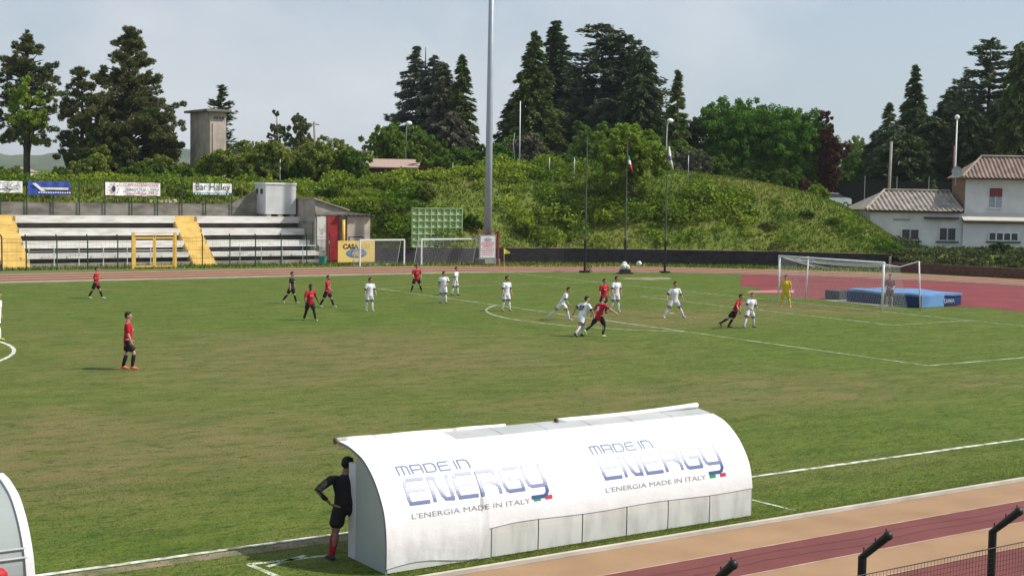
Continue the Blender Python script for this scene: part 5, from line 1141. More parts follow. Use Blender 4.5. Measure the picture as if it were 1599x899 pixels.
# hipped ribbed roof: built as corrugated strips
def ribbed(T, x0, x1, y0, y1, z0, z1, hipl, name, m, pitch=.42, am=.07):
    q = MB(); n = int((x1-x0)/pitch*8); vs = []; ok = []
    for i in range(n+1):
        x = x0+(x1-x0)*i/n; t = min(1, (x-x0)/hipl) if hipl else 1; c = am*math.cos(i*2*math.pi/8); yy = y0+(y1-y0)*t; zz = z0+(z1-z0)*t
        vs += [(x, y0, z0+c), (x, yy, zz+c)]
    q.add(vs, [(2*i, 2*i+2, 2*i+3, 2*i+1) for i in range(n)]); q.build(name, m, T)
xe = xl-.5
ribbed(T, xe, 0, -.45, 4.2, ze-.02, zr_, 2.6, 'roof', fibro)
q = MB(); q.add([(xe, -.45, ze), (xe+2.6, 4.2, zr_+.02), (xe, 8.6, ze), (0, 8.6, ze), (0, 4.2, zr_+.02)], [(0, 1, 2), (1, 4, 3, 2)]); q.build('rear_roof', fibro, T)
q = MB(); q.tube([(xe, -.45, ze+.03), (xe+2.6, 4.2, zr_+.08), (0, 4.2, zr_+.08)], .12, 6); q.build('ridge_tiles', fibro, T)
q = MB(); q.box((xe, -.50, ze-.17), (0, -.34, ze-.06)); q.build('gutter', mat('brown_gutter', (.10, .05, .035), None, 3, .7), T)
q = MB(); q.box((xe+.4, -.35, ze-.24), (0, -.01, ze-.11)); q.build('soffit', mat('brown_soffit', (.16, .10, .07), None, 3, .8), T)
def window(T, x0, x1, z0, z1, panes, y=0.0, name='window', sill=True, bars=False, frame=white):
    q = MB(); q.box((x0, y-.05, z0), (x1, y-.002, z1)); wf = q.build(name, glassm, T); f = MB(); t = .05
    for xx in (x0, x1): f.box((xx-t, y-.09, z0-t), (xx+t, y-.051, z1+t))
    for z in (z0, z1): f.box((x0+t, y-.088, z-t), (x1-t, y-.051, z+t))
    for i in range(1, panes): xx = x0+(x1-x0)*i/panes; f.box((xx-t*1.2, y-.086, z0+t), (xx+t*1.2, y-.051, z1-t))
    f.build('frame', frame, wf)
    if sill: s_ = MB(); s_.box((x0-.22, y-.22, z0-.16), (x1+.22, y-.003, z0-.052)); s_.build('sill', mat('dark_sill', (.05, .05, .055), None, 3, .7), wf)
    if bars:
        g = MB()
        for xx in np.arange(x0+.1, x1, .16): g.tube([(xx, y-.13, z0), (xx, y-.13, z1)], .014, 4)
        for z in np.linspace(z0+.1, z1-.1, 4): g.tube([(x0, y-.13, z), (x1, y-.13, z)], .012, 4)
        g.build('window_bars', mat('grey_bars', (.14, .14, .15), None, 3, .6), wf)
X = lambda px: (px-1500)*k
window(T, X(1407), X(1434), hz_(376), hz_(359), 2, bars=True); window(T, X(1465), X(1491), hz_(376), hz_(356), 2, bars=True)
q = MB(); q.box((X(1394), -.06, hz_(346)), (X(1420), -.002, hz_(343))); q.build('wall_plate', mat('grey_plate', (.34, .34, .32), None, 3, .8), T)
q = MB(); q.box((X(1441), -.5, hz_(342.5)), (X(1493), -.003, hz_(339.5))); q.build('canopy', mat('dark_canopy', (.06, .06, .065), None, 3, .8), T)
q = MB(); q.box((X(1436), -.05, -.3), (-.002, -.002, hz_(388))); q.build('dark_base_band', mat('grey_base', (.08, .08, .09), None, 3, .9), T)
T2 = thing('house', 'two storey white house with a hipped reddish ribbed roof at the right edge', 'house', (P[0], P[1], HZ), ang)
Xr = 11.5; zu = hz_(277); 
q = MB(); q.box((.02, -.35, -.3), (Xr, .9, hz_(346))); q.build('ground_floor_wall', housewhite, T2)
q = MB(); q.prism([(-.62, hz_(345)), (.8, hz_(333)), (.8, hz_(333)+.1), (-.62, hz_(345)+.1)], Xr+.3, 'x', -.05); q.build('lean_to_roof', mat('cream_sheet', (.56, .53, .46), (.48, .45, .39), 1, .8), T2, fixn=True)
q = MB(); q.box((-.05, -.66, hz_(346.5)-.06), (Xr, -.55, hz_(345)+.02)); q.build('gutter', mat('brown_gutter', (.10, .05, .035), None, 3, .7), T2)
q = MB(); q.box((.40, .75, 1.0), (Xr, 4.7, zu)); q.build('upper_wall', housewhite, T2)
q = MB(); q.box((.33, .8, hz_(340)), (.398, 4.65, zu-.05)); q.build('brown_side', mat('brown_render', (.28, .17, .10), (.20, .13, .09), 2, .9), T2)
zp = hz_(245, hd+2.7)
ribbed(T2, -.05, Xr+.5, .2, 2.7, zu+.02, zp, 2.3, 'roof', mat('red_fibre_cement', (.29, .205, .17), (.17, .125, .11), 1.3, .9), .36, .06)
q = MB(); q.add([(-.05, .2, zu+.04), (2.25, 2.7, zp+.02), (-.05, 5.2, zu), (Xr+.5, 5.2, zu), (Xr+.5, 2.7, zp+.02)], [(0, 1, 2), (1, 4, 3, 2)]); q.build('rear_roof', tileroof, T2)
q = MB(); q.tube([(-.05, .2, zu+.09), (2.25, 2.7, zp+.09), (Xr+.5, 2.7, zp+.09)], .11, 6); q.build('ridge_tiles', fibro, T2)
q = MB(); q.box((-.03, .12, zu-.16), (Xr+.4, .26, zu-.02)); q.build('eaves_board', mat('brown_gutter', (.10, .05, .035), None, 3, .7), T2)
window(T2, X(1540), X(1585), hz_(374.5), hz_(362), 4, y=-.35)
q = MB(); q.box((X(1545), .70, hz_(323)), (X(1564), .748, hz_(293))); wf = q.build('window', mat('pale_window', (.35, .40, .46), (.25, .30, .36), 3, .2), T2)
q = MB(); q.box((X(1545), .64, hz_(306)), (X(1564), .699, hz_(293))); q.build('roller_shutter', mat('shutter_red', (.20, .05, .04), None, 3, .7), wf)
q = MB(); q.box((X(1545)-.1, .58, hz_(324)-.06), (X(1564)+.1, .70, hz_(323))); q.box((X(1554)-.04, .66, hz_(323)), (X(1554)+.04, .698, hz_(306))); q.build('frame', white, wf)
q = MB(); q.box((X(1600), -.40, -.3), (Xr, -.352, hz_(388))); q.build('dark_base_band', mat('grey_base', (.08, .08, .09), None, 3, .9), T2)
T = thing('satellite_dish', 'round grey satellite dish on the left roof corner of the two storey house', 'dish', tuple(PD(1494, 268, hd+.6)), ang)
q = MB(); vs = [(0, .06, 0)]
for rr, yy in ((.2, .05), (.36, .01), (.46, -.05)): vs += [(rr*math.cos(a), yy, rr*math.sin(a)) for a in np.linspace(0, 2*math.pi, 20, endpoint=False)]
q.add(vs, [(0, 1+j, 1+(j+1) % 20) for j in range(20)]+[(1+i*20+j, 1+(i+1)*20+j, 1+(i+1)*20+(j+1) % 20, 1+i*20+(j+1) % 20) for i in range(2) for j in range(20)]); q.build('reflector', mat('dish_grey', (.42, .44, .44), None, 3, .6), T, smooth=True)
q = MB(); q.tube([(0, .06, 0), (0, .3, -.2), (0, .3, -1.2)], .04, 6); q.build('bracket', steel, T); q = MB(); q.tube([(0, 0, -.4), (0, -.4, -.1)], .02, 5); q.ball((0, -.4, -.08), .05, 6, 5); q.build('feed_arm', steel, T)
# hedges and garden fence before the house
for i, (px, top, hw, bot, ref) in enumerate([(1512, 386, 24, 416, 'left round one under the wide window'), (1560, 381, 30, 418, 'bigger round one at the right'), (1598, 390, 18, 420, 'small one at the picture edge'), (1466, 396, 22, 416, 'low one before the barred windows')]):
    tree(broad, 'garden_bush', 'clipped dark hedge bush, '+ref, px, top, hw, 115, F_hedge if i < 2 else F_olive, 'bush', 'bushes in front of the house', z0=.01, lobes=18, dens=1.1, base=bot, flat=1.1, leaf=.13)
for i, (px, hw, ref) in enumerate([(1418, 20, 'at the wall end'), (1440, 18, 'beside the wall end'), (1485, 16, 'in the shade of the barred windows'), (1540, 12, 'between the hedge bushes')]):
    tree(broad, 'weed_clump', 'untidy green weed clump '+ref, px, 402-(i % 2)*5, hw*1.5, 113, F_olive if i % 2 else F_shrub, 'weeds', 'weeds along the low brick wall', z0=.01, lobes=12, dens=.8, base=415, leaf=.12)
T = thing('garden_railing', 'thin dark metal railing where the bank ends by the house', 'fence', (0, 0, 0))
ps_ = [PD(px, 394, 114+i) for i, px in enumerate((1399, 1416, 1434))]
for p in ps_: q = MB(); q.tube([(p[0], p[1], .8), (p[0], p[1], 2.55)], .035, 5); q.build('post', black, T)
q = MB()
for z in (1.3, 1.9, 2.4): q.tube([(p[0], p[1], z) for p in ps_], .015, 4)
q.build('rail', black, T)
# parked car seen over the slope
P = PD(1296, 316, 141.5); gz = PLZ(1296)-.25
T = thing('parked_car', 'silver hatchback parked on the plateau behind the end of the bank', 'car', (P[0], P[1], gz), -YAW+.35)
body = [(-2.05, .35), (-2.05, .8), (-1.95, 1.0), (-1.2, 1.08), (-.45, 1.5), (.9, 1.55), (1.75, 1.25), (2.0, .95), (2.05, .4)]
silver = mat('silver_car_paint', (.55, .58, .62), None, 3, .3, metal=.3)
q = MB(); q.prism([(-a, b) for a, b in body], 1.7, 'y', -.85); q.build('body', silver, T, fixn=True, bevel=.05)
q = MB(); q.prism([(1.15, 1.1), (.5, 1.44), (-.85, 1.48), (-1.6, 1.22), (-1.6, 1.08)], 1.76, 'y', -.88); q.build('side_windows', glassm, T, fixn=True)
for sx in (-1.3, 1.3):
    for sy in (-.86, .66):
        q = MB(); q.tube([(sx, sy, .32), (sx, sy+.2, .32)], .32, 18); wh = q.build('wheel', black, T); q = MB(); q.tube([(sx, sy-.012, .32), (sx, sy+.212, .32)], .19, 12); q.build('rim', steel, wh)
for sy in (-.7, .55): q = MB(); q.box((-2.0, sy, .85), (-1.9, sy+.18, 1.05)); q.build('tail_light', redpaint, T)
# dark hedge / boundary behind the right part of the bank
for i, (a, b, top, lb) in enumerate(((1300, 1500, 286, 'dark mesh fence with pale stakes behind the low roof'),)):
    p0, p1 = PD(a, 300, 146), PD(b, 300, 146); T = thing('mesh_fence', lb, 'fence', (0, 0, 0)); zt = float(PD(1400, 283, 146)[2])
    for j in range(5):
        p = p0+(p1-p0)*j/4; q = MB(); q.tube([(p[0], p[1], 4.5), (p[0], p[1], zt+.5)], .035, 5); q.build('post', steel, T)
    q = MB(); q.add([(p0[0], p0[1], 4.5), (p1[0], p1[1], 4.5), (p1[0], p1[1], zt), (p0[0], p0[1], zt), (p0[0]+.05, p0[1]+.05, 4.5), (p1[0]+.05, p1[1]+.05, 4.5), (p1[0]+.05, p1[1]+.05, zt), (p0[0]+.05, p0[1]+.05, zt)], [(0, 1, 2, 3), (5, 4, 7, 6), (3, 2, 6, 7), (0, 3, 7, 4), (1, 5, 6, 2)]); q.build('dark_screen', mat('black_green_screen', (.015, .02, .016), None, 3, .9), T)
# distant houses at the left
for (px, py, w_, dh, lb, mr) in ((28, 266, 17, 330, 'distant house with a brown roof at the far left', tileroof), (101, 272, 9, 260, 'distant small white house seen between the pines', fibro), (205, 262, 12, 420, 'distant pale building behind the biggest pine trunk', fibro)):
    T = local_thing('distant_house', lb, 'house', px, py+10, dh); s = dh/F; q = MB(); q.box((-w_*s, 0, -6), (w_*s, 6, 8*s)); q.build('wall', plaster, T); q = MB(); q.prism([(-w_*s-.3, 8*s), (w_*s+.3, 8*s), (0, 15*s)], 6.4, 'y', -.2); q.build('roof', mr, T, fixn=True)
# ------------------------------------------------------------------ people
DG = None
def evaluated(me, voxel, smooth=2, fac=.5):
    o = bpy.data.objects.new('tmp', me); COL.objects.link(o); m = o.modifiers.new('r', 'REMESH'); m.mode = 'VOXEL'; m.voxel_size = voxel; m.use_smooth_shade = True
    if smooth: s = o.modifiers.new('s', 'SMOOTH'); s.iterations = smooth; s.factor = fac
    bpy.context.view_layer.update(); dg = bpy.context.evaluated_depsgraph_get(); r = bpy.data.meshes.new_from_object(o.evaluated_get(dg)); bpy.data.objects.remove(o); bpy.data.meshes.remove(me); return r
def fused(q, name, m, parent, voxel, smooth=2):
    me = evaluated(q.mesh('tmp', m), voxel, smooth); me.name = name
    if not me.materials: me.materials.append(m)
    me.polygons.foreach_set('use_smooth', [True]*len(me.polygons)); return newobj(name, me, parent)
def rot(ax, deg):
    a = R(deg); c, s = math.cos(a), math.sin(a)
    return np.array({'x': [[1, 0, 0], [0, c, -s], [0, s, c]], 'y': [[c, 0, s], [0, 1, 0], [-s, 0, c]], 'z': [[c, -s, 0], [s, c, 0], [0, 0, 1]]}[ax])
def person(label, foot, face, Hpx, legs=((0, 0, 0), (0, 0, 0)), arms=((0, 8, 10), (0, 8, 10)), lean=3, side=0, twist=0, shirt=(.6, .02, .04), shorts=(.015, .015, .018), sock=(.015, .015, .018), boot=(.7, .7, .7), sk=None, number=None, mark=None, trim=None, leggings=False, head=0, nod=0, beard=False, longsl=False, group=None, gloves=None, stat=1.62, pos=None, waist=False, extra=None, hairc=None, hem=None, numc=None, girth=1.08):
    # face: heading in the picture, 0 = right, 90 = away from the camera, 180 = left, 270 = towards it
    sk = sk or skin; P = G(*foot) if pos is None else np.array(pos); S = stat/1.80
    T = thing('person', label, 'person', tuple(P), -YAW+R(face)-math.pi/2, group); T.scale = (1, 1, 1)
    Rt = rot('z', twist)@rot('y', side)@rot('x', -lean)
    J = {}; pel = np.array([0, 0, 0.]); J['pel'] = pel
    sp = lambda v: pel+Rt@np.array(v, float)
    neck = sp((0, -.01, .53)); chest = sp((0, .015, .36)); ms = []
    for i, sx in enumerate((-1, 1)):                                     # left (-x), right (+x)
        sw, ab, kn = legs[i]; hip = pel+np.array([sx*.092, 0, -.03]); d = rot('y', -sx*ab)@rot('x', sw)@np.array([0, 0, -1.]); knee = hip+d*.435
        d2 = rot('y', -sx*ab)@rot('x', sw-kn)@np.array([0, 0, -1.]); ank = knee+d2*.41; J['l%d' % i] = (hip, knee, ank, d2, sw-kn, ab*sx)
    zmin = min(J['l%d' % i][2][2] for i in (0, 1))
    up = np.array([0, 0, .085-zmin])
    for i, sx in enumerate((-1, 1)):
        a = arms[i]; sh = sp((sx*.185, 0, .47)); 
        if isinstance(a, dict): el = sh+Rt@np.array(a['e'], float); hd_ = el+Rt@np.array(a['h'], float); 
        else:
            sw, ab, eb = a[:3]; inn = a[3] if len(a) > 3 else 10; d = Rt@rot('y', -sx*ab)@rot('x', sw)@np.array([0, 0, -1.]); el = sh+d*.285
            d2 = Rt@rot('y', -sx*ab)@rot('z', sx*inn*(eb > 20))@rot('x', sw+eb)@np.array([0, 0, -1.]); hd_ = el+d2*.25
        J['a%d' % i] = (sh, el, hd_)
    hc = neck+Rt@rot('z', head)@rot('x', -nod)@np.array([0, .02, .195]); Rh = Rt@rot('x', lean*.8)@rot('y', -side*.7)@rot('z', head)@rot('x', -nod)
    def U(p): return (np.array(p)+up)*S
    def hp(v): return U(hc+Rh@np.array(v, float))
    # ---- body: one fused surface
    b = MB(); xs = Rt@np.array([1., 0, 0])
    b.rtube([U(sp((0, 0, -.06))), U(sp((0, .0, .06))), U(sp((0, .01, .20))), U(sp((0, .015, .34))), U(sp((0, .0, .44))), U(sp((0, -.01, .50)))], [(.145*S, .10*S), (.15*S, .10*S), (.135*S, .092*S), (.16*S, .108*S), (.165*S, .09*S), (.08*S, .06*S)], 16, xs)
    b.rtube([U(neck-Rt@[0, 0, .03]), U(hc-Rh@[0, .0, .09])], [.058*S, .055*S], 10)
    b.ball(U(hc+Rh@[0, 0, .02]), np.array([.078, .092, .108])*S, 14, 10)                         # skull
    b.rtube([hp((0, .035, -.045)), hp((0, .06, -.085))], [(.055*S, .05*S), (.035*S, .028*S)], 10)  # jaw
    b.rtube([hp((0, .088, .012)), hp((0, .115, -.022))], [.011*S, .016*S], 6)                     # nose
    for sx in (-1, 1): b.ball(hp((sx*.08, -.005, -.005)), (.014*S, .022*S, .034*S), 8, 6)
    for i, sx in enumerate((-1, 1)):
        sh, el, hd_ = J['a%d' % i]; b.rtube([U(sh-Rt@[sx*.05, 0, 0]), U(sh), U((sh+el)/2), U(el)], [.06*S, .056*S, .046*S, .037*S], 10)
        b.rtube([U(el), U(el*.65+hd_*.35), U(hd_)], [.037*S, .039*S, .025*S], 10)
        f = hd_-el; f /= np.linalg.norm(f); ref = np.array([sx*1., 0, .15]); pn_ = ref-f*(f@ref); pn_ /= np.linalg.norm(pn_)+1e-9; ac = np.cross(f, pn_)
        b.rtube([U(hd_), U(hd_+f*.05), U(hd_+f*.085)], [(.02*S, .03*S), (.019*S, .042*S), (.017*S, .042*S)], 10, pn_)
        for kf, (o, ln) in enumerate(((-.033, .062), (-.011, .075), (.012, .070), (.034, .052))):
            p0 = hd_+f*.085+ac*o; p1 = p0+f*ln*.5-pn_*.008; p2 = p1+f*ln*.42-pn_*.026; b.rtube([U(p0-f*.01), U(p1), U(p2)], [.0105*S, .0098*S, .0085*S], 6)
        t0 = hd_+f*.03+ac*.03; t1 = t0+ac*.032+f*.03-pn_*.012; t2 = t1+f*.03+ac*.006-pn_*.012; b.rtube([U(t0), U(t1), U(t2)], [.014*S, .0125*S, .010*S], 6)
        hip, knee, ank, d2, ang_, abx = J['l%d' % i]; b.rtube([U(hip+[0, 0, .03]), U(hip*.6+knee*.4), U(knee)], [(.088*S, .092*S), (.078*S, .083*S), (.054*S, .057*S)], 12)
        cf = knee*.68+ank*.32; bw_ = np.cross(d2, [1., 0, 0]); b.rtube([U(knee), U(cf-bw_*-.012), U(ank)], [(.053*S, .054*S), (.054*S, .058*S), (.034*S, .036*S)], 12)
        fl = rot('x', max(-60, min(15, ang_ if ank[2]+up[2] > .12 else ang_*.15)))@np.array([0, 1., 0]); b.rtube([U(ank+[0, 0, -.02]), U(ank+fl*.10+[0, 0, -.035])], [.036*S, .03*S], 8)
    fused(b, 'body', sk, T, .0135*S if not waist else .011*S)
    # ---- face
    for sx in (-1, 1):
        q = MB(); q.ball(hp((sx*.031, .088, .012)), (.0125*S, .007*S, .008*S), 8, 6); ey = q.build('eye', twhite, T, smooth=True); q = MB(); q.ball(hp((sx*.031, .0945, .012)), .0055*S, 6, 5); q.build('pupil', black, ey)
        q = MB(); q.tube([hp((sx*.014, .094, .032)), hp((sx*.034, .093, .036)), hp((sx*.052, .080, .030))], .0048*S, 5); q.build('eyebrow', hairm, T)
    q = MB(); q.tube([hp((-.024, .083, -.055)), hp((0, .094, -.053)), hp((.024, .083, -.055))], [.004*S, .0065*S, .004*S], 6); q.build('mouth', mat('lips', (.36, .13, .11), None, 5, .5), T)
    # ---- hair
    q = MB(); q.ball(U(hc+Rh@[0, -.014, .042]), np.array([.086, .098, .102])*S, 14, 9); q.ball(U(hc+Rh@[0, -.045, .0]), np.array([.075, .062, .082])*S, 12, 8); q.ball(U(hc+Rh@[0, .055, .105]), np.array([.055, .035, .028])*S, 8, 6)
    me = q.mesh('t', hairm)
    q2 = fused(q, 'hair', hairc or hairm, T, .016*S, 1)
    # carve the hair away from the face: drop faces in front of the ears and below the brow
    bm = bmesh.new(); bm.from_mesh(q2.data); inv = Rh.T; kill = []
    for f in bm.faces:
        c = inv@(np.array(f.calc_center_median())/S-up-hc)
        if (c[1] > .045 and c[2] < .062) or (c[1] > .012 and c[2] < .02) or c[2] < -.075: kill.append(f)
    bmesh.ops.delete(bm, geom=kill, context='FACES'); bm.to_mesh(q2.data); bm.free(); bpy.data.meshes.remove(me)
    if beard:
        q = MB(); q.rtube([hp((-.055, .03, -.05)), hp((-.03, .075, -.082)), hp((.03, .075, -.082)), hp((.055, .03, -.05))], .017*S, 8); q.build('beard', hairm, T, smooth=True)
    # ---- shirt
    cs = cloth('shirt_%02d%02d%02d' % tuple(int(c*99) for c in shirt), shirt); b = MB()
    lowz = -.13 if not waist else .02
    b.rtube([U(sp((0, 0, lowz))), U(sp((0, 0, .08))), U(sp((0, .01, .20))), U(sp((0, .016, .34))), U(sp((0, 0, .44))), U(sp((0, -.01, .495)))], [(.172*S, .128*S), (.168*S, .122*S), (.155*S, .116*S), (.178*S, .124*S), (.178*S, .104*S), (.085*S, .07*S)], 18, xs)
    for i, sx in enumerate((-1, 1)):
        sh, el, hd_ = J['a%d' % i]; e = el*.78+sh*.22; b.rtube([U(sh-Rt@[sx*.06, 0, .01]), U(sh), U(e)], [.072*S, .074*S, .064*S], 10)
        if longsl: b.rtube([U(sh), U(el), U(el*.15+hd_*.85)], [.066*S, .052*S, .042*S], 10)
    so = fused(b, 'shirt', cs, T, .017*S, 2)
    back = Rt@np.array([0, -1., 0]); upv = Rt@np.array([0, 0, 1.]); rx_ = Rt@np.array([1., 0, 0])
    if number: text_on('shirt_number', number, .26*S, U(sp((0, -.133, .20))), rx_, upv, numc or twhite, so, bold=.012)
    if mark:
        q = MB(); c = U(sp((0, .142, .30)));
        for j in range(5): x = (-.075+j*.032)*S; q.add([c+rx_*x-upv*.015*S, c+rx_*(x+.024*S)-upv*.015*S, c+rx_*(x+.024*S)+upv*.022*S, c+rx_*x+upv*.022*S], [(0, 1, 2, 3)])
        q.build('chest_print', mark, so)
    if trim:
        for i, sx in enumerate((-1, 1)):
            sh, el, hd_ = J['a%d' % i]; e = el*.80+sh*.20; d = (el-sh)/np.linalg.norm(el-sh); q = MB(); q.tube([U(e-d*.02), U(e+d*.045)], .070*S, 12); q.build('cuff', trim, so, smooth=True)
    # ---- shorts
    cm = cloth('shorts_%02d%02d%02d' % tuple(int(c*99) for c in shorts), shorts); b = MB(); b.rtube([U(pel+[0, 0, -.07]), U(sp((0, 0, .04)))], [(.158*S, .122*S), (.156*S, .118*S)], 16, (1, 0, 0))
    for i, sx in enumerate((-1, 1)):
        hip, knee, ank, d2, ang_, abx = J['l%d' % i]; e = hip*.32+knee*.68; b.rtube([U(hip+[0, 0, -.01]), U(hip*.6+knee*.4), U(e)], [.100*S, .104*S, (.108*S, .104*S)], 12)
    sho = fused(b, 'shorts', cm, T, .017*S, 2)
    for i, sx in enumerate((-1, 1)):
        hip, knee, ank, d2, ang_, abx = J['l%d' % i]
        if trim is not None:
            e = hip*.30+knee*.70; d = (knee-hip)/np.linalg.norm(knee-hip); q = MB(); q.tube([U(e+d*.015), U(e+d*.05)], .108*S, 14); q.build('hem', trim, sho, smooth=True)
        if leggings: q = MB(); q.rtube([U(hip), U(hip*.5+knee*.5), U(knee), U(knee*.6+ank*.4), U(ank)], [.094*S, .084*S, .063*S, .060*S, .044*S], 12); q.build('legging', cloth('black', (.012, .012, .014)), T, smooth=True)
        else:
            ks = knee*.86+ank*.14; q = MB(); q.rtube([U(ks), U(knee*.66+ank*.34), U(ank)], [.059*S, .063*S, .043*S], 12); q.build('sock', cloth('sock_%02d%02d%02d' % tuple(int(c*99) for c in sock), sock), T, smooth=True)
        fl = rot('z', -abx*.6)@rot('x', max(-55, min(12, ang_ if ank[2]+up[2] > .12 else 0)))@np.array([0, 1., 0]); dn = np.cross([1., 0, 0], fl); dn = dn/np.linalg.norm(dn)*-1
        if dn[2] > 0: dn = -dn
        q = MB(); q.rtube([U(ank-fl*.035+dn*.042), U(ank+fl*.06+dn*.048), U(ank+fl*.155+dn*.062)], [(.038*S, .040*S), (.042*S, .036*S), (.036*S, .024*S)], 12, (1, 0, 0)); q.rtube([U(ank+[0, 0, .01]), U(ank+dn*.03)], .044*S, 10)
        bc = boot[i] if isinstance(boot[0], tuple) else boot; fused(q, 'boot', cloth('boot_%02d%02d%02d' % tuple(int(c*99) for c in bc), bc), T, .011*S, 1)
        if gloves:
            sh, el, hd_ = J['a%d' % i]; f = (hd_-el)/np.linalg.norm(hd_-el); q = MB(); q.rtube([U(hd_-f*.01), U(hd_+f*.10)], [(.034*S, .042*S), (.034*S, .055*S)], 10); q.build('glove', gloves, T, smooth=True)
    T.scale = (girth, girth, 1)
    return T
RED = (.46, .008, .028); WHT = (.80, .81, .86); BLK = (.014, .014, .017); NAVY = cloth('navy', (.015, .02, .10)); WB = dict(shirt=WHT, shorts=WHT, sock=(.70, .72, .76), trim=NAVY, group='footballers in white'); RB = dict(shirt=RED, shorts=BLK, sock=BLK, mark=twhite, group='footballers in red')
person('footballer in white with lime boots, cut by the left picture edge', (-4, 530), 0, 0, ((-8, 4, 0), (12, 4, 5)), stat=1.80, boot=(.55, .8, .05), **WB)
person('footballer in red walking with crossed legs near the far track, hand at his chest', (150, 466), 0, 0, ((22, 2, 4), (-20, 2, 8)), (dict(e=(-.04, .02, -.27), h=(.14, .18, .06)), dict(e=(.04, -.05, -.28), h=(-.02, .22, .08))), stat=1.66, **RB)
person('nearest footballer in red with black shorts and orange boots', (200, 576.5), 8, 0, ((-8, 3, 6), (24, 3, 30)), ((4, 5, 10), (6, 6, 14)), lean=0, stat=1.84, boot=(.85, .13, .08), **RB)
person('referee in black with a pale yellow chest panel', (455, 473.5), -10, 0, ((16, 3, 2), (-24, 3, 12)), ((4, 8, 10), (-2, 8, 10)), shirt=BLK, shorts=BLK, sock=BLK, mark=mat('lime_panel', (.5, .6, .2), None, 3, .7), stat=1.63, boot=(.35, .5, .2))
person('dark skinned footballer in red wearing black leggings and green boots', (484, 500), -55, 0, ((20, 4, 4), (-12, 6, 10)), ((-18, 28, 22), (12, 22, 26)), sk=skind, leggings=True, stat=1.64, boot=(.5, .75, .3), **RB)
person('footballer in red walking behind the dark skinned player, arms swinging', (511, 479.5), -15, 0, ((22, 6, 6), (-20, 6, 6)), ((-26, 14, 16), (28, 14, 24)), stat=1.62, boot=(.6, .7, .45), beard=True, **RB)
person('footballer in white standing square with green boots near the middle', (577, 485.5), -60, 0, ((4, 3, 2), (-4, 4, 3)), ((6, 14, 30), (2, 12, 16)), head=40, stat=1.60, boot=(.4, .65, .5), **WB)
person('footballer in red with legs apart near the far touchline, seen from behind', (650, 456.5), -70, 0, ((0, 16, 3), (4, 15, 6)), ((4, 12, 22), (10, 14, 50)), head=60, stat=1.64, boot=(.05, .05, .06), **RB)
person('footballer in white standing on the penalty area line with a hand on his stomach', (692, 473.5), -75, 0, ((5, 3, 3), (-5, 4, 3)), ((10, 18, 70, 50), (0, 8, 12)), head=40, stat=1.67, boot=(.04, .04, .05), **WB)
person('farthest footballer in white by the far touchline', (711, 461), -20, 0, ((8, 5, 4), (-10, 5, 4)), ((-4, 12, 16), (10, 14, 22)), stat=1.60, boot=(.05, .1, .15), **WB)
person('footballer in white with orange boots beside the arc', (790, 485.5), -50, 0, ((8, 5, 6), (-4, 4, 6)), ((2, 12, 14), (6, 10, 18)), head=30, stat=1.72, boot=(.7, .25, .08), beard=True, **WB)
person('footballer in white running and leaning forward towards the goal', (877, 500), -12, 0, ((32, 5, 20), (-38, 5, 8)), ((-18, 16, 30), (28, 12, 34)), lean=24, stat=1.66, boot=(.65, .66, .68), **WB)
person('footballer in red standing beside the tall white player, half hidden by the runner', (942, 489), -60, 0, ((2, 4, 2), (-3, 4, 2)), ((4, 12, 14), (6, 12, 12)), head=25, stat=1.68, boot=(.05, .05, .06), **RB)
person('tall footballer in white standing right of the half hidden red player', (961, 486.5), -60, 0, ((3, 4, 3), (-4, 7, 8)), ((2, 10, 12), (14, 16, 20)), head=30, stat=1.76, boot=(.7, .7, .7), **WB)
wb = dict(WB)
person('footballer in white with number 27 running away to the right', (908, 525), 42, 0, ((30, 4, 40), (-26, 3, 14)), ((-36, 18, 40), (22, 40, 34, 30)), lean=20, number='27', numc=cloth('navy', (.015, .02, .10)), stat=1.74, boot=(.04, .04, .05), head=-25, **wb)
rb = dict(RB); rb['mark'] = None
person('footballer in red with number 8 and black leggings, arm stretched out', (935, 525), 38, 0, ((-36, 6, 16), (22, 8, 42)), ((-18, 20, 20), (30, 58, 28, 5)), lean=12, number='8', stat=1.70, boot=(.5, .75, .25), leggings=True, head=-35, **rb)
person('footballer in white with legs spread wide near the penalty spot', (1052, 496), -70, 0, ((0, 27, 4), (0, 25, 6)), ((6, 24, 16), (4, 32, 24)), lean=6, stat=1.80, boot=(.7, .72, .74), head=12, **WB)
person('footballer in red leaning against the white player with blue boots', (1147, 512.5), -30, 0, ((-22, 10, 8), (-34, 10, 20)), ((6, 10, 24), {'e': (.22, .12, -.10), 'h': (.20, .16, -.06)}), lean=22, side=4, stat=1.66, boot=(.03, .03, .04), **RB)
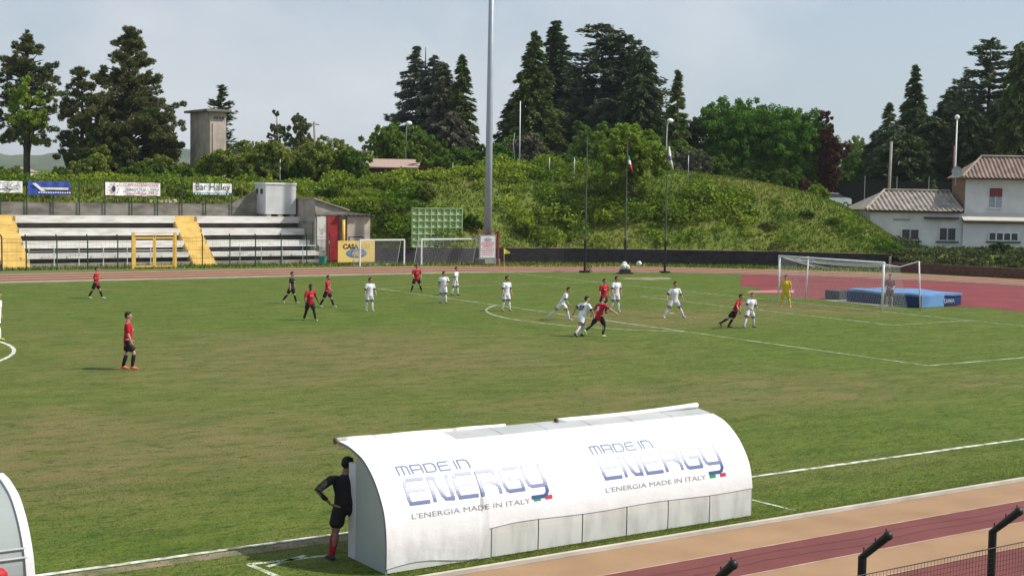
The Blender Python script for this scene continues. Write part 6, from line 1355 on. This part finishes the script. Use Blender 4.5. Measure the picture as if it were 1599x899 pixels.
person('footballer in white with one blue boot marking the leaning red player', (1170, 511.5), -65, 0, ((0, 16, 16), (14, 22, 4)), ((10, 16, 60), (24, 18, 40, 30)), lean=6, side=-6, stat=1.60, boot=((.03, .03, .04), (.03, .35, .65)), head=-30, **WB)
YL = (.62, .50, .02)
person('goalkeeper in yellow standing by the far goal post', (1226, 479.5), -100, 0, ((4, 11, 4), (0, 9, 4)), ((4, 12, 14), (2, 18, 16)), shirt=YL, shorts=YL, sock=YL, stat=1.70, boot=(.75, .65, .5), longsl=False, gloves=mat('glove_white', (.7, .7, .72), None, 3, .7), head=-20)
person('person in a dark red and purple shirt standing behind the near goal post', (1388.5, 478), -95, 0, ((0, 3, 0), (0, 3, 0)), ((4, 8, 60, 40), (8, 10, 70, 50)), shirt=(.17, .035, .09), shorts=(.10, .03, .06), sock=(.40, .24, .18), stat=1.74, boot=(.6, .4, .3))
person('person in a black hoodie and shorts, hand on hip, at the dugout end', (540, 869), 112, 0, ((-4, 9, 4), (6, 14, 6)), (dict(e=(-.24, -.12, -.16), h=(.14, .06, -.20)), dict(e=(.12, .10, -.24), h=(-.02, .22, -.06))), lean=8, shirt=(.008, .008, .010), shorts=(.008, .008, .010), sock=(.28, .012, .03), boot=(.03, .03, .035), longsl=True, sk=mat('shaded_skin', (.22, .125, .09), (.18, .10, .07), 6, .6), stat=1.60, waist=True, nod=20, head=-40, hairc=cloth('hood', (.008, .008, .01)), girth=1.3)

# ------------------------------------------------------------------ air: pale even haze round the whole place
q = MB(); q.box((-4200, -4200, -2), (4200, 4200, 260)); hz = q.mesh('haze', []); ho = newobj('haze', hz); ho['kind'] = 'stuff'; ho['label'] = 'thin pale haze in the air'; ho['category'] = 'haze'
hm = bpy.data.materials.new('haze'); hm.use_nodes = True; t = hm.node_tree; t.nodes.clear(); mo = t.nodes.new('ShaderNodeOutputMaterial'); pv = t.nodes.new('ShaderNodeVolumePrincipled')
pv.inputs['Color'].default_value = (.80, .88, .98, 1); pv.inputs['Density'].default_value = .00012; pv.inputs['Anisotropy'].default_value = .2
t.links.new(pv.outputs[0], mo.inputs['Volume']); hz.materials.append(hm)
